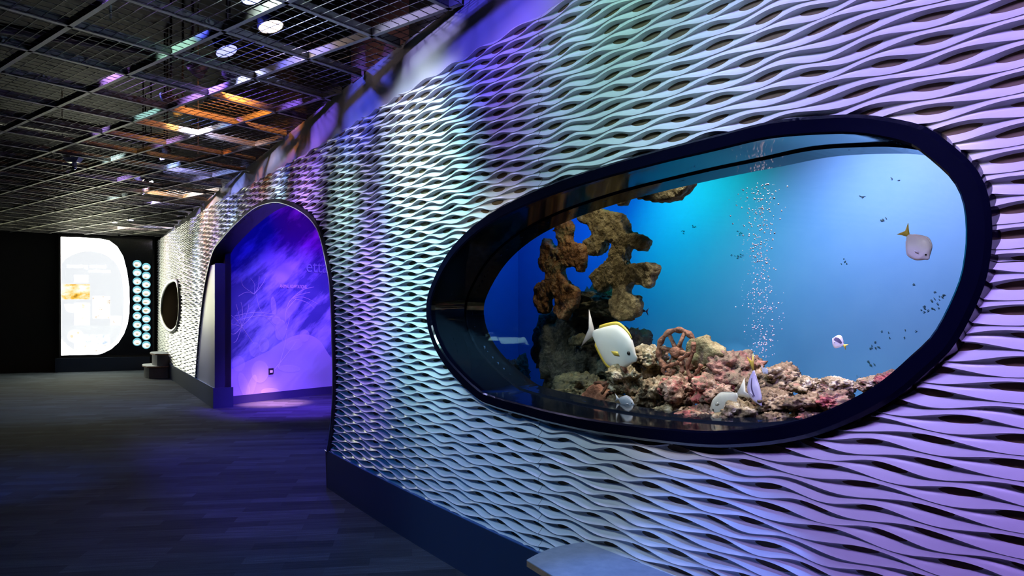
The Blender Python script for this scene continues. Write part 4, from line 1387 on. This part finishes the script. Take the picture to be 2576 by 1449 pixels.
def clip_seg(o, u, t0=-40, t1=40):
    """clip a line to the room: right of the left wall, in front of the back wall, room side of the feature wall"""
    t = np.array([t0, t1], float)

    def half(n_, c):   # keep n.p <= c
        a = float(np.dot(n_, u)); b = c - float(np.dot(n_, o))
        if abs(a) < 1e-9: return
        x = b / a
        if a > 0: t[1] = min(t[1], x)
        else: t[0] = max(t[0], x)
    half(np.array([-1, 0]), 13.9); half(np.array([0, -1]), 3.5)
    half(-BN, float(np.dot(-BN, BA)) - 0.02)
    half(np.array([1, 0]), 3.2)
    if t[1] <= t[0]: return np.array([0.0, 0.0])
    q = np.linspace(t[0], t[1], 1500)
    pp = o[None, :] + q[:, None] * u[None, :] - P0[None, :]
    ss = pp @ TD; dd = pp @ ND - np.maximum(ss, 0) ** 2 / (2 * RAD)
    ok = np.where(dd < 0.10)[0]
    if len(ok) < 2: return np.array([0.0, 0.0])
    return np.array([q[ok[0]], q[ok[-1]]])


grid = empty('ceiling_grid', (-4, 6, CEIL), 'open grey steel grid of bars and wire mesh hung below the dark ceiling', 'ceiling grid')


def bar(o, u, t, side):
    """angle bar: flat bottom flange and a standing web"""
    sv = np.array([side[0], side[1]])
    prof = [(-0.016, 0.0), (0.016, 0.0), (0.016, 0.004), (0.003, 0.004), (0.003, 0.062), (-0.001, 0.062), (-0.001, 0.004), (-0.016, 0.004)]
    v = []
    for q in t:
        b_ = o + u * q
        v += [(b_[0] + sv[0] * a, b_[1] + sv[1] * a, CEIL + h) for a, h in prof]
    f = [(i, (i + 1) % 8, (i + 1) % 8 + 8, i + 8) for i in range(8)] + [(0, 1, 2, 7), (3, 4, 5, 6), (8, 9, 10, 15), (11, 12, 13, 14)]
    ob = mesh_obj('grid_bar', v, f, M_GALV, grid)
    bm = bmesh.new(); bm.from_mesh(ob.data); bmesh.ops.recalc_face_normals(bm, faces=bm.faces[:]); bm.to_mesh(ob.data); bm.free()


for p in PA:
    t = clip_seg(UB * p, UA)
    if t[1] - t[0] > 0.1: bar(UB * p, UA, t, UB)
for q in QB:
    t = clip_seg(UA * q, UB)
    if t[1] - t[0] > 0.1: bar(UA * q, UB, t, UA)


def wires(o, u, t, vs, fs, h=0.010, wd=0.0019):
    sv = np.array([-u[1], u[0]]) * wd
    a = o + u * t[0]; b_ = o + u * t[1]
    k = len(vs)
    for c, sg in ((a, 1), (a, -1), (b_, -1), (b_, 1)):
        vs.append((c[0] + sv[0] * sg, c[1] + sv[1] * sg, CEIL + h))
        vs.append((c[0] + sv[0] * sg, c[1] + sv[1] * sg, CEIL + h + 2 * wd))
    fs += [(k, k + 2, k + 4, k + 6), (k + 1, k + 7, k + 5, k + 3), (k, k + 6, k + 7, k + 1), (k + 2, k + 3, k + 5, k + 4)]


for p in PA:
    vs, fs = [], []
    for i in range(1, 8):
        pp = p + 0.662 * i / 8
        t = clip_seg(UB * pp, UA)
        if t[1] - t[0] > 0.05: wires(UB * pp, UA, t, vs, fs)
    qn = np.arange(QB[0], QB[-1], 0.7077 / 8)
    for q in qn:
        t = clip_seg(UA * q, UB)
        a, b_ = max(t[0], p), min(t[1], p + 0.662)
        if b_ - a > 0.03: wires(UA * q, UB, (a, b_), vs, fs, 0.0145)
    if vs: mesh_obj('mesh_panel', vs, fs, M_WIRE, grid)
# hanger rods and service pipes in the dark above
for i, (x, y) in enumerate([(-2.6, 4.6), (-5.2, 6.5), (-6.5, 9.0), (-3.8, 8.6), (-7.6, 12.0), (-1.2, 3.2), (-4.4, 4.4), (-8.6, 7.6)]):
    bm = bmesh.new(); add_tube(bm, [(x, y, CEIL + 0.05), (x, y, 5.2)], 0.008, 6)
    bm_obj('hanger_rod', bm, M_GALV, grid, True)
sl = wall_strip('wall_above', [0.35, 6.9], lambda s: CEIL + 0.02, lambda s: 5.2, lambda s: 0.10, lambda s: 0.10, mat('red light tinted wall', (0.30, 0.13, 0.12), rough=0.7), None, thick=0.04)  # red light on this wall is put into its base colour
sl['kind'] = 'structure'
for i, (a, b_, r_, lab) in enumerate((((-13, 6.5, 4.5), (-6.2, 12.6, 4.5), 0.12, 'thick dark duct pipe crossing above the ceiling grid far back'),
                                      ((-12, 3.0, 4.2), (-3.4, 7.6, 4.2), 0.05, 'thin dark service pipe crossing above the ceiling grid'))):
    bm = bmesh.new(); add_tube(bm, [a, b_], r_, 16)
    o = bm_obj('service_pipe', bm, M_DARKSTEEL, None, True); tagp(o, lab, 'pipe', 'pipes above the grid')


# ------------------------------------------------------------------ gallery spotlights above the grid
def spotlight(label, px, py, z, aim, col, estr, power, size, rad=0.09, Y=None, cone=True, glow=None):
    Yd = (z - H) * F / (HY - py)
    loc = at(px, py, Yd)
    aim = Vector(aim)
    dirv = (aim - loc).normalized()
    root = empty('spotlight', loc, label, 'spotlight', 'spotlights above the ceiling grid')
    q = dirv.to_track_quat('-Z', 'Y').to_matrix().to_4x4()
    mt = Matrix.Translation(loc) @ q
    bm = bmesh.new()
    prof = [(rad * 1.08, 0.012), (rad * 1.10, 0.03), (rad * 0.98, 0.05), (rad * 0.75, 0.16), (rad * 0.35, 0.22), (0.004, 0.23)]
    rings = [[bm.verts.new(mt @ Vector((r_ * math.cos(a), r_ * math.sin(a), h))) for a in [2 * math.pi * k / 20 for k in range(20)]] for r_, h in prof]
    for A_, B_ in zip(rings[:-1], rings[1:]):
        for k in range(20): bm.faces.new((A_[k], A_[(k + 1) % 20], B_[(k + 1) % 20], B_[k]))
    hous = bm_obj('housing', bm, M_DARKSTEEL, root, True)
    bm = bmesh.new()
    rr = [bm.verts.new(mt @ Vector((rad * math.cos(a), rad * math.sin(a), 0.014))) for a in [2 * math.pi * k / 20 for k in range(20)]]
    c_ = bm.verts.new(mt @ Vector((0, 0, 0.006)))
    for k in range(20): bm.faces.new((rr[k], rr[(k + 1) % 20], c_))
    bm_obj('lens', bm, emat('lit lens', glow or col, estr), hous, True)
    bm = bmesh.new()
    side = (q @ Vector((1, 0, 0))).normalized()
    pts = [loc + side * rad * 1.15 + (q @ Vector((0, 0, 0.08))), loc + side * rad * 1.2 + Vector((0, 0, rad * 1.9)), loc - side * rad * 1.2 + Vector((0, 0, rad * 1.9)), loc - side * rad * 1.15 + (q @ Vector((0, 0, 0.08)))]
    add_tube(bm, pts, 0.007, 6); add_tube(bm, [loc + Vector((0, 0, rad * 1.9)), Vector((loc.x, loc.y, 5.2))], 0.012, 6)
    bm_obj('yoke', bm, M_DARKSTEEL, root, True)
    if power:
        spot('spotlight_beam', loc + dirv * 0.01, aim, col, power, size, 0.5, rad * 0.5, parent=root)
    return root


spotlight('brightest pinkish white spotlight behind the mesh, nearest the upper band', 683, 72, 3.52, wpos(1.3, 0.9, 0), (0.62, 0.55, 1.0), 26, 50, 95, 0.085, glow=(1.0, 0.72, 0.62))
spotlight('round blue lit spotlight left of the brightest one', 572, 133, 3.56, wpos(0.6, 1.4, 0), (0.42, 0.45, 1.0), 1.6, 60, 85, 0.085)
spotlight('blue spotlight cut by the top edge of the view', 640, -8, 3.56, wpos(2.0, 1.6, 0), (0.35, 0.42, 1.0), 4.0, 60, 85, 0.085)
spotlight('small orange glowing spotlight left of the bright lit bar', 577, 188, 3.52, wpos(-3.2, 3.0, 0), ORANGE, 14, 75, 80, 0.055)
spotlight('dim red rimmed spotlight hanging in the dark, unlit front', 485, 185, 3.58, (-7, 7, 0), (0.5, 0.08, 0.05), 0.12, 0, 30, 0.075)
spotlight('violet white spotlight close to the second lit mesh panel', 460, 288, 3.50, wpos(-2.4, 2.3, 0), (0.62, 0.60, 1.0), 9, 90, 95, 0.08)
spotlight('amber spotlight with open shutter above the second lit mesh panel', 430, 262, 3.54, wpos(-3.6, 3.2, 0), (1.0, 0.45, 0.08), 2.2, 30, 90, 0.05)
spotlight('upper of the two small blue spotlights midway down the grid', 421, 384, 3.56, wpos(-5.0, 2.4, 0), (0.35, 0.35, 1.0), 9, 60, 90, 0.06)
spotlight('lower of the two small blue spotlights midway down the grid', 414, 398, 3.52, wpos(-4.0, 2.2, 0), (0.45, 0.42, 1.0), 9, 50, 90, 0.06)
spotlight('orange spotlight above the far orange lit bars', 360, 458, 3.50, wpos(-6.4, 2.8, 0), (1.0, 0.48, 0.22), 12, 90, 95, 0.05)
spotlight('white spotlight above the far brightly lit mesh', 380, 462, 3.52, wpos(-6.0, 2.5, 0), (0.85, 0.9, 1.0), 10, 80, 95, 0.05)
spotlight('violet spotlight above the last blue lit mesh', 366, 487, 3.50, wpos(-7.6, 2.5, 0), (0.5, 0.4, 1.0), 8, 60, 95, 0.05)
spotlight('farthest small pink white spotlight near the back wall', 291, 559, 3.50, wpos(-11.5, 2.4, 0), (1.0, 0.75, 0.72), 20, 90, 100, 0.075)
spotlight('far lavender spotlight beside the farthest one', 330, 556, 3.50, wpos(-11.0, 2.6, 0), (0.6, 0.6, 1.0), 6, 60, 100, 0.06)

# white camera bracket under the grid
cl = at(184, 409, (3.27 - H) * F / (HY - 409))
cb = empty('ceiling_camera', cl, 'small white camera bracket hanging under the ceiling grid at left', 'camera')
bm = bmesh.new()
vv = [(-0.10, -0.05, 0.06), (0.10, -0.05, 0.06), (0.10, 0.05, 0.06), (-0.10, 0.05, 0.06), (-0.06, -0.04, 0.0), (0.06, -0.04, 0.0), (0.06, 0.04, 0.0), (-0.06, 0.04, 0.0)]
q = [bm.verts.new(cl + Vector(p)) for p in vv]
for fc in ((3, 2, 1, 0), (4, 5, 6, 7), (0, 1, 5, 4), (1, 2, 6, 5), (2, 3, 7, 6), (3, 0, 4, 7)): bm.faces.new([q[i] for i in fc])
bm_obj('bracket', bm, M_WHITE, cb)
bm = bmesh.new(); add_tube(bm, [cl + Vector((0.015, 0, 0.0)), cl + Vector((0.015, 0, -0.05))], 0.025, 14); bm_obj('neck', bm, M_WHITE, cb, True)
bm = bmesh.new(); bmesh.ops.create_uvsphere(bm, u_segments=16, v_segments=10, radius=0.028, matrix=Matrix.Translation(cl + Vector((0.015, 0, -0.058)))); bm_obj('dome', bm, M_CHROME, cb, True)


# ------------------------------------------------------------------ step stools
def stool_top_outline(sa, sb, depth, over):
    """ends nearly square to the wall and slightly bowed, long front almost straight"""
    P = []
    for i in range(11):
        a = i / 10
        P.append((sa - over + 0.05 * a - 0.04 * math.sin(math.pi * a), -(depth + over) * a))
    for i in range(1, 16):
        a = i / 16
        P.append((sa - over + 0.05 + (sb - sa + 2 * over - 0.10) * a, -(depth + over) - 0.06 * math.sin(math.pi * a)))
    for i in range(11):
        a = 1 - i / 10
        P.append((sb + over - 0.05 * a + 0.04 * math.sin(math.pi * a), -(depth + over) * a))
    return P


def prism(name, P, z0, z1, m, parent, back=0.02, bevel=0.0):
    n_ = len(P)
    bm = bmesh.new()
    lo_ = [bm.verts.new(wpos(s, z0, min(d, -back))) for s, d in P]
    hi_ = [bm.verts.new(wpos(s, z1, min(d, -back))) for s, d in P]
    bm.faces.new(hi_); bm.faces.new(lo_[::-1])
    for i in range(n_): bm.faces.new((lo_[i], lo_[(i + 1) % n_], hi_[(i + 1) % n_], hi_[i]))
    bmesh.ops.remove_doubles(bm, verts=bm.verts[:], dist=1e-4)
    return bm_obj(name, bm, m, parent)


def step_stool(label, sa, sb, d1, d2, zl, zh, shift):
    root = empty('step_stool', wpos((sa + sb) / 2, 0, -d1 / 2), label, 'step stool', 'two-step stools against the wave wall')
    top = stool_top_outline(sa, sb, d1, 0.02)
    ub = prism('upper_box', stool_top_outline(sa + 0.03, sb - 0.03, d1 - 0.02, 0.0), zl, zh - 0.03, M_STOOL, root)
    prism('upper_ply', top, zh - 0.028, zh - 0.004, M_PLY, ub)
    prism('upper_tread', top, zh - 0.004, zh, M_LAM, ub)
    low = stool_top_outline(sa + shift[0], sb + shift[1], d2, 0.02)
    lbx = prism('lower_box', stool_top_outline(sa + shift[0] + 0.03, sb + shift[1] - 0.03, d2 - 0.02, 0.0), 0.0, zl - 0.03, M_STOOL, root)
    prism('lower_ply', low, zl - 0.028, zl - 0.004, M_PLY, lbx)
    prism('lower_tread', low, zl - 0.004, zl, M_LAM, lbx)
    return root


step_stool('blue-grey topped step stool with plywood edge in the near foreground below the aquarium', 3.48, 4.95, 0.35, 0.42, 0.23, 0.46, (0.35, 0.0))
s_f = wall_hit(428, 930, 0)[0]
step_stool('small two-step stool in the far corner by the glowing panel', s_f - 1.1, s_f - 0.1, 0.26, 0.42, 0.27, 0.54, (0.0, 0.0))

# floor lights spill: blue floods out of view on the left and near the camera
spot('floor_flood', (-3.6, 4.6, 3.2), (-4.5, 6.3, 0), (0.04, 0.16, 1.0), 260, 36, 0.9, 0.1)
spot('floor_flood', (-3.0, 2.0, 3.2), (-1.9, 4.2, 0), (0.0, 0.20, 0.9), 120, 84, 0.9, 0.1)
spot('floor_flood', (-1.2, 2.2, 3.2), (-0.7, 3.6, 0), (0.0, 0.26, 0.9), 120, 52, 0.9, 0.1)
spot('floor_flood', (-1.2, 4.6, 3.2), (-2.2, 5.8, 0), (0.25, 0.06, 0.9), 90, 60, 0.9, 0.1)
spot('floor_flood', (-6.0, 10.5, 3.2), (-6.5, 11.5, 0), (0.35, 0.5, 0.75), 260, 95, 0.9, 0.1)
spot('floor_flood', wpos(4.2, 3.3, -1.2), wpos(4.15, 0.46, -0.3), (0.12, 0.30, 1.0), 260, 24, 0.6, 0.05)
